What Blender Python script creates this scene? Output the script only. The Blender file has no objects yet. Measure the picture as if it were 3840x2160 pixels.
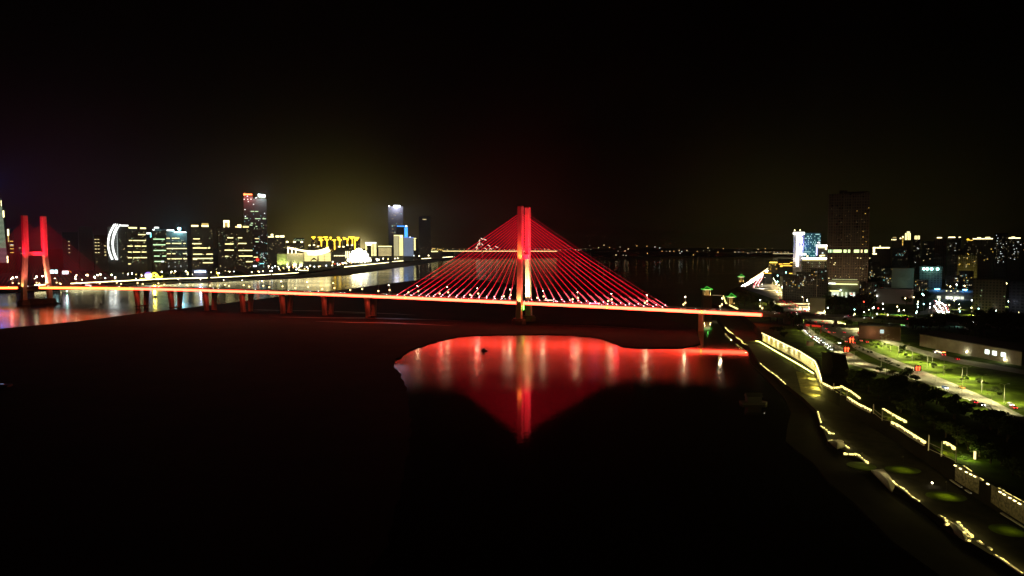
import bpy, bmesh, math, random
import numpy as np
from mathutils import Vector, Matrix
random.seed(7)
S = bpy.context.scene
COL = S.collection
R = math.radians

# ------------------------------------------------------------------ camera, sky, exposure
CAMZ, F, HOR = 89.0, 2560.0, 930.0
PITCH = math.atan((1080 - HOR) / F)
CP, SP = math.cos(PITCH), math.sin(PITCH)
cam = bpy.data.cameras.new("camera"); cam.lens = 24; cam.sensor_width = 36
cam.clip_start = 1; cam.clip_end = 60000
camo = bpy.data.objects.new("camera", cam); COL.objects.link(camo)
camo.location = (0, 0, CAMZ); camo.rotation_euler = (math.pi / 2 - PITCH, 0, 0)
S.camera = camo
S.render.engine = "CYCLES"
S.view_settings.view_transform = "Standard"; S.view_settings.look = "None"
S.view_settings.exposure = 0; S.view_settings.gamma = 1
cy = S.cycles
cy.max_bounces = 4; cy.diffuse_bounces = 1; cy.glossy_bounces = 2; cy.transmission_bounces = 2
cy.volume_bounces = 0; cy.transparent_max_bounces = 4
cy.sample_clamp_indirect = 12; cy.caustics_reflective = True
cy.use_denoising = True
cy.use_adaptive_sampling = False

def azel(px, py):
    u, v = (px - 1920) / F, (1080 - py) / F
    d = Vector((u, CP + v * SP, -SP + v * CP)); d.normalize(); return d

W = bpy.data.worlds.new("World"); S.world = W; W.use_nodes = True
nt = W.node_tree; N = nt.nodes; LK = nt.links
for n in list(N): N.remove(n)
out = N.new("ShaderNodeOutputWorld")
sky = N.new("ShaderNodeTexSky"); sky.sky_type = "NISHITA"; sky.sun_disc = False
sky.sun_elevation = R(-8); sky.sun_rotation = R(200)
bg = N.new("ShaderNodeBackground"); bg.inputs[1].default_value = 0.006
LK.new(sky.outputs[0], bg.inputs[0])
tc = N.new("ShaderNodeTexCoord")
def lobe(px, py, sharp, col):
    """soft glow of the lit city on the night sky towards one compass direction"""
    dn = azel(px, py)
    dp = N.new("ShaderNodeVectorMath"); dp.operation = "DOT_PRODUCT"
    dp.inputs[1].default_value = dn; LK.new(tc.outputs["Generated"], dp.inputs[0])
    mx = N.new("ShaderNodeMath"); mx.operation = "MAXIMUM"; mx.inputs[1].default_value = 0.0
    LK.new(dp.outputs["Value"], mx.inputs[0])
    pw = N.new("ShaderNodeMath"); pw.operation = "POWER"; pw.inputs[1].default_value = sharp
    LK.new(mx.outputs[0], pw.inputs[0])
    b = N.new("ShaderNodeBackground"); b.inputs[0].default_value = (*col, 1)
    LK.new(pw.outputs[0], b.inputs[1]); return b
last = bg
for args in [(1290, 940, 330, (0.070, 0.056, 0.006)), (1180, 935, 110, (0.0085, 0.0068, 0.0006)),
             (1900, 870, 160, (0.008, 0.0005, 0.0002)), (1335, 950, 5500, (1.3, 1.05, .42)), (1150, 950, 1500, (.07, .055, .010)), (2830, 940, 130, (0.0080, 0.0064, 0.0013)),
             (3450, 935, 110, (0.0045, 0.0038, 0.0007)), (150, 935, 110, (0.008, 0.002, 0.005))]:
    ad = N.new("ShaderNodeAddShader"); LK.new(last.outputs[0], ad.inputs[0])
    LK.new(lobe(*args).outputs[0], ad.inputs[1]); last = ad
LK.new(last.outputs[0], out.inputs[0])

# ------------------------------------------------------------------ pixel <-> world helpers (photo is 3840x2160)
def ray(px, py):
    u, v = (px - 1920) / F, (1080 - py) / F
    return Vector((u, CP + v * SP, -SP + v * CP))
def ground(px, py, z):
    d = ray(px, py); t = (z - CAMZ) / d.z
    return Vector((d.x * t, d.y * t, z))
def at(px, py, Y):
    d = ray(px, py); t = Y / d.y
    return Vector((d.x * t, Y, CAMZ + d.z * t))

# ------------------------------------------------------------------ materials
MATS = {}
def mat(name, base=(.5, .5, .5), rough=.6, metal=0.0, emit=None, strength=0.0, sample=True, noise=None, bump=None):
    if name in MATS: return MATS[name]
    m = bpy.data.materials.new(name); m.use_nodes = True
    nt = m.node_tree; b = nt.nodes["Principled BSDF"]
    b.inputs["Base Color"].default_value = (*base, 1); b.inputs["Roughness"].default_value = rough
    b.inputs["Metallic"].default_value = metal
    if rough >= .78: b.inputs["Specular IOR Level"].default_value = .06      # rough matt ground and stone: hardly any sheen
    if emit:
        b.inputs["Emission Color"].default_value = (*emit, 1); b.inputs["Emission Strength"].default_value = strength
        m.cycles.emission_sampling = "AUTO" if sample else "NONE"
    if noise:
        sc, lo, hi = noise
        tcn = nt.nodes.new("ShaderNodeTexCoord"); nz = nt.nodes.new("ShaderNodeTexNoise")
        nz.inputs["Scale"].default_value = sc; nz.inputs["Detail"].default_value = 6
        rp = nt.nodes.new("ShaderNodeValToRGB")
        rp.color_ramp.elements[0].position = .32; rp.color_ramp.elements[1].position = .68
        rp.color_ramp.elements[0].color = (*[c * lo for c in base], 1); rp.color_ramp.elements[1].color = (*[c * hi for c in base], 1)
        nt.links.new(tcn.outputs["Object"], nz.inputs["Vector"]); nt.links.new(nz.outputs["Fac"], rp.inputs[0])
        nt.links.new(rp.outputs[0], b.inputs["Base Color"])
        if bump:
            bp = nt.nodes.new("ShaderNodeBump"); bp.inputs["Strength"].default_value = bump; bp.inputs["Distance"].default_value = .4
            nt.links.new(nz.outputs["Fac"], bp.inputs["Height"]); nt.links.new(bp.outputs[0], b.inputs["Normal"])
    MATS[name] = m
    return m

def glow(name, col, s, sample=False):
    return mat(name, (.02, .02, .02), .5, 0, col, s, sample)

def facade(name, wall, glass, w=3.2, h=3.3, mortar=.22):
    """wall with a grid of dark unlit windows (object coordinates, metres)"""
    if name in MATS: return MATS[name]
    m = bpy.data.materials.new(name); m.use_nodes = True; nt = m.node_tree; b = nt.nodes["Principled BSDF"]
    tcn = nt.nodes.new("ShaderNodeTexCoord"); sx = nt.nodes.new("ShaderNodeSeparateXYZ")
    ad = nt.nodes.new("ShaderNodeMath"); cb = nt.nodes.new("ShaderNodeCombineXYZ")
    nt.links.new(tcn.outputs["Object"], sx.inputs[0]); nt.links.new(sx.outputs[0], ad.inputs[0]); nt.links.new(sx.outputs[1], ad.inputs[1])
    nt.links.new(ad.outputs[0], cb.inputs[0]); nt.links.new(sx.outputs[2], cb.inputs[1])
    br = nt.nodes.new("ShaderNodeTexBrick"); br.offset = 0.0
    br.inputs["Scale"].default_value = 1; br.inputs["Brick Width"].default_value = w; br.inputs["Row Height"].default_value = h
    br.inputs["Mortar Size"].default_value = mortar * h; br.inputs["Mortar Smooth"].default_value = 0
    br.inputs["Color1"].default_value = (*glass, 1); br.inputs["Color2"].default_value = (*[c * 2.2 for c in glass], 1)
    br.inputs["Mortar"].default_value = (*wall, 1)
    nt.links.new(cb.outputs[0], br.inputs[0]); nt.links.new(br.outputs[0], b.inputs["Base Color"])
    mr = nt.nodes.new("ShaderNodeMapRange"); mr.inputs[3].default_value = .25; mr.inputs[4].default_value = .75
    nt.links.new(br.outputs["Fac"], mr.inputs[0]); nt.links.new(mr.outputs[0], b.inputs["Roughness"])
    MATS[name] = m; return m

# ------------------------------------------------------------------ mesh helpers
class MB:
    def __init__(s): s.v = []; s.f = []; s.mi = []
    def add(s, vs, fs, mi=0):
        o = len(s.v); s.v += [tuple(v) for v in vs]; s.f += [tuple(i + o for i in f) for f in fs]; s.mi += [mi] * len(fs); return s
    def box(s, c, d, mi=0, rz=0):
        x, y, z = [k / 2 for k in d]; cs, sn = math.cos(rz), math.sin(rz)
        vs = [(c[0] + a * x * cs - b * y * sn, c[1] + a * x * sn + b * y * cs, c[2] + e * z) for e in (-1, 1) for a, b in ((-1, -1), (1, -1), (1, 1), (-1, 1))]
        return s.add(vs, [(3, 2, 1, 0), (4, 5, 6, 7), (0, 1, 5, 4), (1, 2, 6, 5), (2, 3, 7, 6), (3, 0, 4, 7)], mi)
    def loft(s, rings, mi=0, cap=True):
        n = len(rings[0]); vs = [v for r in rings for v in r]; fs = []
        for k in range(len(rings) - 1):
            for i in range(n):
                j = (i + 1) % n; fs.append((k * n + i, k * n + j, (k + 1) * n + j, (k + 1) * n + i))
        if cap: fs += [tuple(range(n))[::-1], tuple(range((len(rings) - 1) * n, len(rings) * n))]
        return s.add(vs, fs, mi)
    def tube(s, p, r, n=6, mi=0):
        p = [Vector(q) for q in p]; rs = r if isinstance(r, (list, tuple)) else [r] * len(p); rings = []
        for i, q in enumerate(p):
            t = (p[min(i + 1, len(p) - 1)] - p[max(i - 1, 0)]).normalized()
            a = t.cross(Vector((0, 0, 1)))
            if a.length < 1e-3: a = Vector((1, 0, 0))
            a.normalize(); b = a.cross(t).normalized()
            rings.append([q + (a * math.cos(k * 2 * math.pi / n) + b * math.sin(k * 2 * math.pi / n)) * rs[i] for k in range(n)])
        return s.loft(rings, mi)
    def ball(s, c, r, mi=0, n=8, m=5, sz=1.0):
        rings = []
        for k in range(m + 1):
            th = math.pi * (k + .15) / (m + .3) if 0 < k < m else (0.06 if k == 0 else math.pi - 0.06)
            rings.append([(c[0] + r * math.sin(th) * math.cos(a * 2 * math.pi / n), c[1] + r * math.sin(th) * math.sin(a * 2 * math.pi / n), c[2] - r * sz * math.cos(th)) for a in range(n)])
        return s.loft(rings, mi)
    def prism(s, pts, z0, z1, mi=0):
        return s.loft([[(x, y, z0) for x, y in pts], [(x, y, z1) for x, y in pts]], mi)
    def strip(s, pts, w0, w1, mi=0):
        """box-section beam along a polyline: pts 3D, width w0 (horizontal), height w1"""
        pts = [Vector(p) for p in pts]; rings = []
        for i, q in enumerate(pts):
            t = (pts[min(i + 1, len(pts) - 1)] - pts[max(i - 1, 0)]); t.z = 0; t.normalize()
            a = Vector((t.y, -t.x, 0)) * w0 / 2; h = Vector((0, 0, w1 / 2))
            rings.append([q - a - h, q + a - h, q + a + h, q - a + h])
        return s.loft(rings, mi)
    def mesh(s, name, mats):
        me = bpy.data.meshes.new(name); me.from_pydata(s.v, [], s.f)
        for m in (mats if isinstance(mats, (list, tuple)) else [mats]): me.materials.append(m)
        me.polygons.foreach_set("material_index", s.mi); me.update()
        bm = bmesh.new(); bm.from_mesh(me); bmesh.ops.recalc_face_normals(bm, faces=bm.faces); bm.to_mesh(me); bm.free()
        return me
    def obj(s, name, mats, parent=None, loc=None):
        return link(name, s.mesh(name, mats), parent, loc)

def link(name, me, parent=None, loc=None):
    o = bpy.data.objects.new(name, me); COL.objects.link(o)
    if parent: o.parent = parent
    if loc is not None: o.location = loc
    return o
USED = set()
def tag(o, label, cat, group=None):
    lab = " ".join(label.split()[:16])
    o["label"] = lab; o["category"] = cat
    if group: o["group"] = group
    USED.add(lab); return o
def thing(name, loc, label, cat, group=None, rz=0):
    o = bpy.data.objects.new(name, None); COL.objects.link(o); o.location = loc; o.rotation_euler = (0, 0, rz)
    o.empty_display_size = 1; return tag(o, label, cat, group)
def struct(o): o["kind"] = "structure"; return o
ORD = "first second third fourth fifth sixth seventh eighth ninth tenth eleventh twelfth thirteenth fourteenth fifteenth sixteenth seventeenth eighteenth nineteenth twentieth".split()
TENS = {20: "twenty", 30: "thirty", 40: "forty", 50: "fifty", 60: "sixty", 70: "seventy", 80: "eighty", 90: "ninety"}
def nth(i):
    if i < 20: return ORD[i]
    t, u = divmod(i + 1, 10)
    return TENS[t * 10][:-1] + "ieth" if u == 0 else TENS[t * 10] + "-" + ORD[u - 1]

UNIT = {}
def unit(m):
    if m.name not in UNIT: UNIT[m.name] = MB().box((0, 0, 0), (1, 1, 1)).mesh("window", m)
    return UNIT[m.name]
def cube(name, m, loc, dim, parent, rz=0):
    o = link(name, unit(m), parent, loc); o.scale = dim
    if rz: o.rotation_euler.z = rz
    return o
def lamp_light(kind, loc, energy, col, parent=None, radius=.3, target=None, angle=60, blend=.6):
    l = bpy.data.lights.new("lamp_glow", kind); l.energy = energy; l.color = col; l.shadow_soft_size = radius
    o = bpy.data.objects.new("lamp_glow", l); COL.objects.link(o); o.location = loc
    if kind == "SPOT":
        l.spot_size = R(angle); l.spot_blend = blend
        d = Vector(target) - Vector(loc); o.rotation_euler = d.to_track_quat("-Z", "Y").to_euler()
    if parent: o.parent = parent
    return o

# ------------------------------------------------------------------ setting: water, sand, banks
def water_mat():
    m = bpy.data.materials.new("river_water"); m.use_nodes = True; nt = m.node_tree; b = nt.nodes["Principled BSDF"]
    b.inputs["Base Color"].default_value = (.0012, .0016, .0012, 1); b.inputs["IOR"].default_value = 1.33
    tcn = nt.nodes.new("ShaderNodeTexCoord")
    n1 = nt.nodes.new("ShaderNodeTexNoise"); n1.inputs["Scale"].default_value = .006; n1.inputs["Detail"].default_value = 4
    mp = nt.nodes.new("ShaderNodeMapping"); mp.inputs["Scale"].default_value = (.6, 1.5, 1)
    nt.links.new(tcn.outputs["Object"], mp.inputs[0]); nt.links.new(mp.outputs[0], n1.inputs[0])
    # calmer along the embankment, rippled in the open pool
    sx = nt.nodes.new("ShaderNodeSeparateXYZ"); nt.links.new(tcn.outputs["Object"], sx.inputs[0])
    def smooth(src, x0, x1, y0, y1):
        r = nt.nodes.new("ShaderNodeMapRange"); r.interpolation_type = "SMOOTHSTEP"
        for i, v in ((1, x0), (2, x1), (3, y0), (4, y1)): r.inputs[i].default_value = v
        nt.links.new(src, r.inputs[0]); return r.outputs[0]
    def mixv(fac, a, c):
        mx = nt.nodes.new("ShaderNodeMix"); mx.data_type = "FLOAT"; nt.links.new(fac, mx.inputs[0])
        for sock, v in ((mx.inputs[2], a), (mx.inputs[3], c)):
            if isinstance(v, float): sock.default_value = v
            else: nt.links.new(v, sock)
        return mx.outputs[0]
    nw = nt.nodes.new("ShaderNodeTexNoise"); nw.inputs["Scale"].default_value = .009; nw.inputs["Detail"].default_value = 5
    nt.links.new(tcn.outputs["Object"], nw.inputs[0])
    sh = nt.nodes.new("ShaderNodeMath"); sh.operation = "MULTIPLY_ADD"; sh.inputs[1].default_value = 120; nt.links.new(nw.outputs["Fac"], sh.inputs[0]); nt.links.new(sx.outputs[1], sh.inputs[2])
    near = smooth(sh.outputs[0], 462, 548, .055, WROUGH)          # calm water close by, wind ripples off the sandbank
    far = smooth(sx.outputs[1], 950, 1150, 0.0, 1.0); rgt = smooth(sx.outputs[0], 120, 165, 0.0, 1.0)
    base = mixv(far, mixv(rgt, near, .05), .13)
    mr = nt.nodes.new("ShaderNodeMath"); mr.operation = "MULTIPLY"; mr.inputs[1].default_value = 1.0; nt.links.new(base, mr.inputs[0])
    ms = nt.nodes.new("ShaderNodeMapRange"); ms.inputs[1].default_value = .3; ms.inputs[2].default_value = .7
    ms.inputs[3].default_value = .8; ms.inputs[4].default_value = 1.25; nt.links.new(n1.outputs["Fac"], ms.inputs[0])
    mu = nt.nodes.new("ShaderNodeMath"); mu.operation = "MULTIPLY"
    nt.links.new(mr.outputs[0], mu.inputs[0]); nt.links.new(ms.outputs[0], mu.inputs[1]); nt.links.new(mu.outputs[0], b.inputs["Roughness"])
    n2 = nt.nodes.new("ShaderNodeTexNoise"); n2.inputs["Scale"].default_value = .22; n2.inputs["Detail"].default_value = 3
    nt.links.new(tcn.outputs["Object"], n2.inputs[0])
    bp = nt.nodes.new("ShaderNodeBump"); bp.inputs["Strength"].default_value = .05; bp.inputs["Distance"].default_value = .5
    nt.links.new(n2.outputs["Fac"], bp.inputs["Height"]); nt.links.new(bp.outputs[0], b.inputs["Normal"])
    return m
WROUGH = .21
WATER = water_mat()
struct(MB().add([(-9500, -300, 0), (9500, -300, 0), (9500, 15000, 0), (-9500, 15000, 0)], [(0, 1, 2, 3)]).obj("river", WATER))

SAND = mat("sand", (.012, .008, .006), .9, noise=(.03, .45, 1.3), bump=.6)
SOIL = mat("bank_soil", (.045, .045, .03), .95, noise=(.05, .5, 1.4), bump=.5)
GRASS = mat("lawn_grass", (.05, .08, .006), .9, noise=(.12, .5, 1.5), bump=.5)
ASPH = mat("asphalt", (.07, .07, .066), .8, noise=(.25, .8, 1.2))
PAVE = mat("paving", (.22, .21, .18), .8, noise=(.3, .8, 1.15))
CONC = mat("concrete", (.42, .40, .37), .75, noise=(.12, .85, 1.12))
MUD = mat("dark_mud", (.008, .007, .005), .95, noise=(.1, .5, 1.5))
QUAY = mat("quay_paving", (.019, .018, .013), .9, noise=(.2, .6, 1.4))
DCONC = mat("dark_concrete", (.16, .15, .14), .85, noise=(.1, .7, 1.2))

ROADM = mat("worn_concrete_road", (.30, .29, .25), .8, noise=(.25, .85, 1.1))
def pts(l, z): return [ground(a, b, z) for a, b in l]
def sheet(name, poly, z0, z1, m):
    """flat ground piece with sloping edge down to z0"""
    me = MB().prism([(p[0], p[1]) for p in poly], z0, z1); me.mi[:len(poly)] = [1] * len(poly)
    return struct(me.obj(name, [m, m if z1 - z0 < 1 else MUD]))
def xy(l, z): return [(p.x, p.y) for p in pts(l, z)]

# sandbank in the river: gently domed grid cut to an outline
bank = [(-9000, 800)] + xy([(-260, 1262), (0, 1232), (300, 1204), (480, 1180), (640, 1161), (800, 1143), (1000, 1118), (1290, 1085), (1490, 1059), (1600, 1046)], .8) \
     + xy([(1800, 1050), (2000, 1075), (2150, 1110), (2330, 1155), (2500, 1195), (2610, 1235), (2625, 1288), (2560, 1303), (2420, 1303), (2335, 1299), (2295, 1284), (2250, 1267), (2150, 1256), (2000, 1253), (1800, 1256), (1720, 1262), (1640, 1278), (1540, 1312), (1466, 1356), (1492, 1388), (1512, 1425), (1530, 1480), (1540, 1560), (1530, 1720)], .8) + [(-38, 200), (-90, -100), (-9000, -100)]
rbk = random.Random(4)
def ragged(poly, amp, step):
    """break a smooth shoreline into small bays"""
    o = []
    for a, c in zip(poly, poly[1:] + poly[:1]):
        L_ = math.hypot(c[0] - a[0], c[1] - a[1]); n = 1 if max(abs(a[0]), abs(c[0])) > 1500 else max(1, min(14, int(L_ / step)))
        for k in range(n): o.append((a[0] + (c[0] - a[0]) * k / n + rbk.uniform(-amp, amp), a[1] + (c[1] - a[1]) * k / n + rbk.uniform(-amp, amp)))
    return o
bank = ragged(bank, 1.3, 7)
sheet("sandbank", bank, -1.5, .8, SAND)
# wet channels on the sandbank, left by the falling river
for i, (a, b, w) in enumerate([((1010, 1188), (1740, 1203), 5), ((1180, 1205), (1700, 1222), 3.2), ((900, 1160), (1500, 1178), 2.4), ((2020, 1215), (2440, 1236), 3), ((1250, 1172), (1560, 1182), 2)]):
    mid = ((a[0] + b[0]) / 2, (a[1] + b[1]) / 2 - 3)
    pp = [ground(*q, .8) for q in (a, ((a[0] + mid[0]) / 2, (a[1] + mid[1]) / 2 + 1), mid, ((b[0] + mid[0]) / 2, (b[1] + mid[1]) / 2 - 1), b)]
    wid = [.4, w, w * 1.5, w, .4]; L, Rr = [], []
    for q, ww in zip(pp, wid): L.append((q.x, q.y + ww)); Rr.append((q.x, q.y - ww))
    struct(MB().prism(L + Rr[::-1], .7, .84).obj("tidal_channel", mat("wet_sand", (.05, .04, .03), .42, noise=(.2, .6, 1.3), bump=.25)))

# far left bank: sloped grass bank and terrace
LZ = 8.0
lb = [(-2600, 1180)] + [(p.x, p.y) for p in pts([(-300, 1100), (0, 1078), (248, 1064), (640, 1046), (900, 1035), (1120, 1023)], LZ)] + xy([(1200, 1013), (1291, 1001), (1457, 985), (1563, 976), (1705, 964), (1790, 957)], LZ) + [(-1500, 9500), (-9400, 9500), (-9400, 1180)]
sheet("left_bank", lb, -1, LZ, SOIL)
lower = [(-2600, 1150)] + xy([(-300, 1122), (0, 1098), (248, 1083), (640, 1062), (900, 1051), (1120, 1042), (1300, 1030), (1457, 1008), (1563, 993), (1640, 980), (1720, 970)], 1.5) + [(-1700, 9000), (-9300, 9000), (-9300, 1150)]
sheet("left_shore", lower, -1, 1.5, SOIL)
# far shore beyond the river
sheet("far_shore", [(-9000, 7600), (-1200, 7600), (400, 7200), (2000, 6800), (5200, 6400), (9300, 6000), (9300, 14500), (-9000, 14500)], -1, 6, SOIL)
hb = MB(); ring = []
hs = [(-9000 + i * 600, 12500 + 800 * math.sin(i * 1.3), 40 + 35 * abs(math.sin(i * .7)) + 25 * abs(math.sin(i * 1.9))) for i in range(31)]
for (x, y, z) in hs: ring.append([(x, y - 1500, 5), (x, y - 500, z * .8), (x, y, z), (x, y + 1200, 5)])
hb.loft(ring); struct(hb.obj("far_hills", SOIL))

# right bank land (city side)
RZ = 11.0
edge_r = [(4300, 2150), (3840, 1890), (3595, 1742), (3465, 1655), (3345, 1582), (3265, 1540), (3150, 1470), (3085, 1437), (3071, 1352), (2858, 1246), (2835, 1222), (2800, 1190), (2765, 1160), (2722, 1137), (2712, 1110), (2722, 1096), (2762, 1078), (2800, 1058), (2880, 1012), (2960, 988), (3100, 972), (3300, 962)]
rb = xy(edge_r, RZ) + [(9300, 6000), (9300, 100), (400, 100)]
sheet("right_bank", rb, -1, RZ, GRASS)
low_edge = [(4200, 2420), (3830, 2150), (3640, 2035), (3450, 1885), (3340, 1812), (3255, 1738), (3165, 1690), (3105, 1655), (3078, 1590), (3066, 1543), (3010, 1490), (2945, 1440), (2850, 1362), (2803, 1294), (2760, 1264), (2719, 1226), (2690, 1190), (2700, 1150)]
sheet("lower_promenade", xy(low_edge, 3.0) + [(310, 1100), (330, 60)], -1, 3.0, QUAY)
berm = [(p.x - (9 + 14 * max(0, min(1, (420 - p.y) / 150))) * min(1, max(.1, (640 - p.y) / 150)), p.y) for p in pts(low_edge[:-4], .6)] + [(p.x + 6, p.y) for p in pts(low_edge[:-4], .6)][::-1]
sheet("quay_slope", berm, -1.5, .7, MUD)
Zr = RZ + .06
def road(name, l, z=Zr, m=ROADM): return sheet(name, xy(l, z), z - .5, z, m)
road("away_carriageway", [(3010, 1190), (3084, 1240), (3186, 1284), (3200, 1304), (3293, 1349), (3386, 1384), (3448, 1424), (3526, 1452), (3640, 1497), (3775, 1553), (3900, 1612), (3900, 1592), (3840, 1560), (3715, 1498), (3573, 1436), (3458, 1389), (3386, 1361), (3293, 1324), (3200, 1287), (3225, 1268), (3268, 1270), (3283, 1262), (3231, 1232), (3130, 1200), (3060, 1176)])
road("oncoming_carriageway", [(2985, 1215), (3022, 1255), (3117, 1318), (3200, 1364), (3247, 1372), (3355, 1398), (3448, 1430), (3526, 1458), (3635, 1503), (3775, 1559), (3900, 1620), (3900, 1613), (3775, 1554), (3640, 1498), (3526, 1453), (3430, 1416), (3330, 1385), (3255, 1360), (3150, 1300), (3057, 1248), (3015, 1212)], Zr + .05)
road("riverside_road", [(2960, 1185), (2900, 1120), (2810, 1090), (2775, 1078), (2830, 1045), (2885, 1010), (2905, 1006), (2895, 1040), (2900, 1066), (2960, 1085), (3040, 1120), (3090, 1175)], Zr - .02)
road("slip_road", [(3283, 1272), (3355, 1296), (3464, 1331), (3588, 1362), (3722, 1384), (3900, 1412), (3900, 1398), (3722, 1366), (3588, 1344), (3464, 1313), (3355, 1280), (3283, 1258)], Zr + .1)
road("side_street", [(3420, 1185), (3500, 1175), (3545, 1172), (3562, 1140), (3540, 1128), (3900, 1125), (3900, 1118), (3500, 1122), (3485, 1140), (3470, 1165), (3400, 1175)], Zr + .03)
road("footpath", [(3165, 1350), (3242, 1372), (3355, 1402), (3440, 1432), (3440, 1438), (3350, 1411), (3238, 1380), (3160, 1360)], Zr + .02, PAVE)
# painted lane lines
LINE = mat("lane_paint", (.7, .7, .62), .7)
def lane(l, z):
    pp = pts(l, z); b = MB()
    for a, c in zip(pp, pp[1:]):
        n = max(1, int((c - a).length / 9))
        for k in range(n):
            b.strip([a.lerp(c, k / n), a.lerp(c, (k + .45) / n)], .25, .02)
    return struct(b.obj("lane_marking", LINE))
lane([(3215, 1297), (3293, 1336), (3386, 1372), (3458, 1404), (3573, 1446), (3700, 1505), (3880, 1590)], Zr + .07)
lane([(3040, 1250), (3135, 1308), (3225, 1361)], Zr + .12)

# ------------------------------------------------------------------ the bridge
AL = R(20); CA, SA = math.cos(AL), math.sin(AL)
C1 = Vector((14.3, 806))
def bp(d, t, z): return Vector((C1.x - d * CA + t * SA, C1.y + d * SA + t * CA, z))
def d_of(px, t=-13):
    u = ray(px, 1000); k = u.x / u.y
    return (C1.x + t * SA - k * (C1.y + t * CA)) / (CA + k * SA)
obs = [(0, 1079), (560, 1085.6), (1000, 1095.5), (1200, 1101), (1440, 1113), (1640, 1121), (2000, 1139), (2080, 1140.5), (2560, 1167), (2640, 1171), (2860, 1182), (3130, 1191)]
dd = [d_of(a) for a, b in obs]; zz = [at(a, b, bp(d, -13, 0).y).z for (a, b), d in zip(obs, dd)]
cf = np.polyfit(dd, zz, 3)
def dz(d):
    d = max(-420, min(900, d)); return float(np.polyval(cf, d)) + 1.0      # road surface
DS = list(range(-640, 1261, 20))
bridge = thing("cable_stayed_bridge", bp(0, 0, 0), "long twin-pylon cable-stayed road bridge lit red across the river", "bridge")
B0 = bp(0, 0, 0)
def bl(d, t, z): return bp(d, t, z) - B0
STEEL = mat("painted_steel", (.35, .33, .32), .5, .2)
WHITEC = mat("pylon_concrete", (.62, .58, .54), .65, noise=(.35, .86, 1.1))
mb = MB(); rings = []
for d in DS:
    z = dz(d); rings.append([bl(d, t, z + h) for t, h in ((-12.9, -1.0), (-12.9, 0), (12.9, 0), (12.9, -1.0), (8, -2.6), (-8, -2.6))])
mb.loft(rings); mb.obj("deck", ASPH, bridge)
FASC = mat("fascia_red", (.30, .12, .09), .6)
for s in (-1, 1):
    b = MB(); b.loft([[bl(d, s * t, dz(d) + h) for t, h in ((12.92, -3.0), (13.25, -3.0), (13.25, .75), (12.92, .75))] for d in DS if d >= -260]); b.obj("fascia", FASC, bridge)
    b = MB(); b.loft([[bl(d, s * t, dz(d) + h) for t, h in ((12.92, -3.0), (13.25, -3.0), (13.25, .75), (12.92, .75))] for d in DS if d <= -260]); b.obj("fascia", CONC, bridge)
    b = MB()
    b.strip([bl(d, s * 12.6, dz(d) + 1.15) for d in DS], .14, .12); b.strip([bl(d, s * 12.6, dz(d) + .62) for d in DS], .08, .08)
    for d in range(-640, 1260, 5): b.box(bl(d, s * 12.6, dz(d) + .55), (.16, .16, 1.1))
    b.obj("railing", STEEL, bridge)
b = MB(); b.strip([bl(d, 0, dz(d) + .4) for d in DS], .5, .8); b.obj("median_barrier", CONC, bridge)
for t in (-6.4, 6.4, -3.2, 3.2, -9.6, 9.6):
    pass
# lit fascia strips: long LED runs broken at the pylons and at a few joints
LED = glow("bridge_led", (1.0, .046, .020), 19, True)
LEDY = glow("bridge_led_amber", (1.0, .60, .03), 5, True)
LEDO = glow("bridge_led_orange", (1.0, .125, .022), 12, True)
dR = d_of(2862); ds_gap = sorted([d_of(x) for x in (2276, 2633)])
runs = []
brk = [dR, d_of(2634) , d_of(2278), -2.9, 2.9, d_of(1520), d_of(1166), 360, 480, 600, 700, 798, 846, 1260]
for a, c in zip(brk, brk[1:]):
    if (a, c) == (-2.9, 2.9) or (a, c) == (798, 846): continue
    runs.append((a + .5, c - .5))
for i, (a, c) in enumerate(runs):
    n = max(2, int((c - a) / 15)); dl = [a + (c - a) * k / n for k in range(n + 1)]
    b = MB(); b.loft([[bl(d, t, dz(d) + h) for t, h in ((-13.27, -2.7), (-13.85, -2.7), (-13.6, .35), (-13.27, .35))] for d in dl])
    b.obj("light_strip", LEDO if c > 600 else LED, bridge)
for d in brk[1:3] + brk[5:7]:
    b = MB(); b.loft([[bl(d + e, t, dz(d) + h) for t, h in ((-13.27, -2.7), (-13.48, -2.7), (-13.48, .35), (-13.27, .35))] for e in (-.9, .9)])
    b.obj("joint_light", LEDY, bridge)
n = 60; dl = [dR + (1200 - dR) * k / n for k in range(n + 1)]
b = MB(); b.loft([[bl(d, t, dz(d) + h) for t, h in ((13.27, -2.1), (13.5, -2.1), (13.5, -1.2), (13.27, -1.2))] for d in dl]); b.obj("light_strip", LEDO, bridge)

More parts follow.
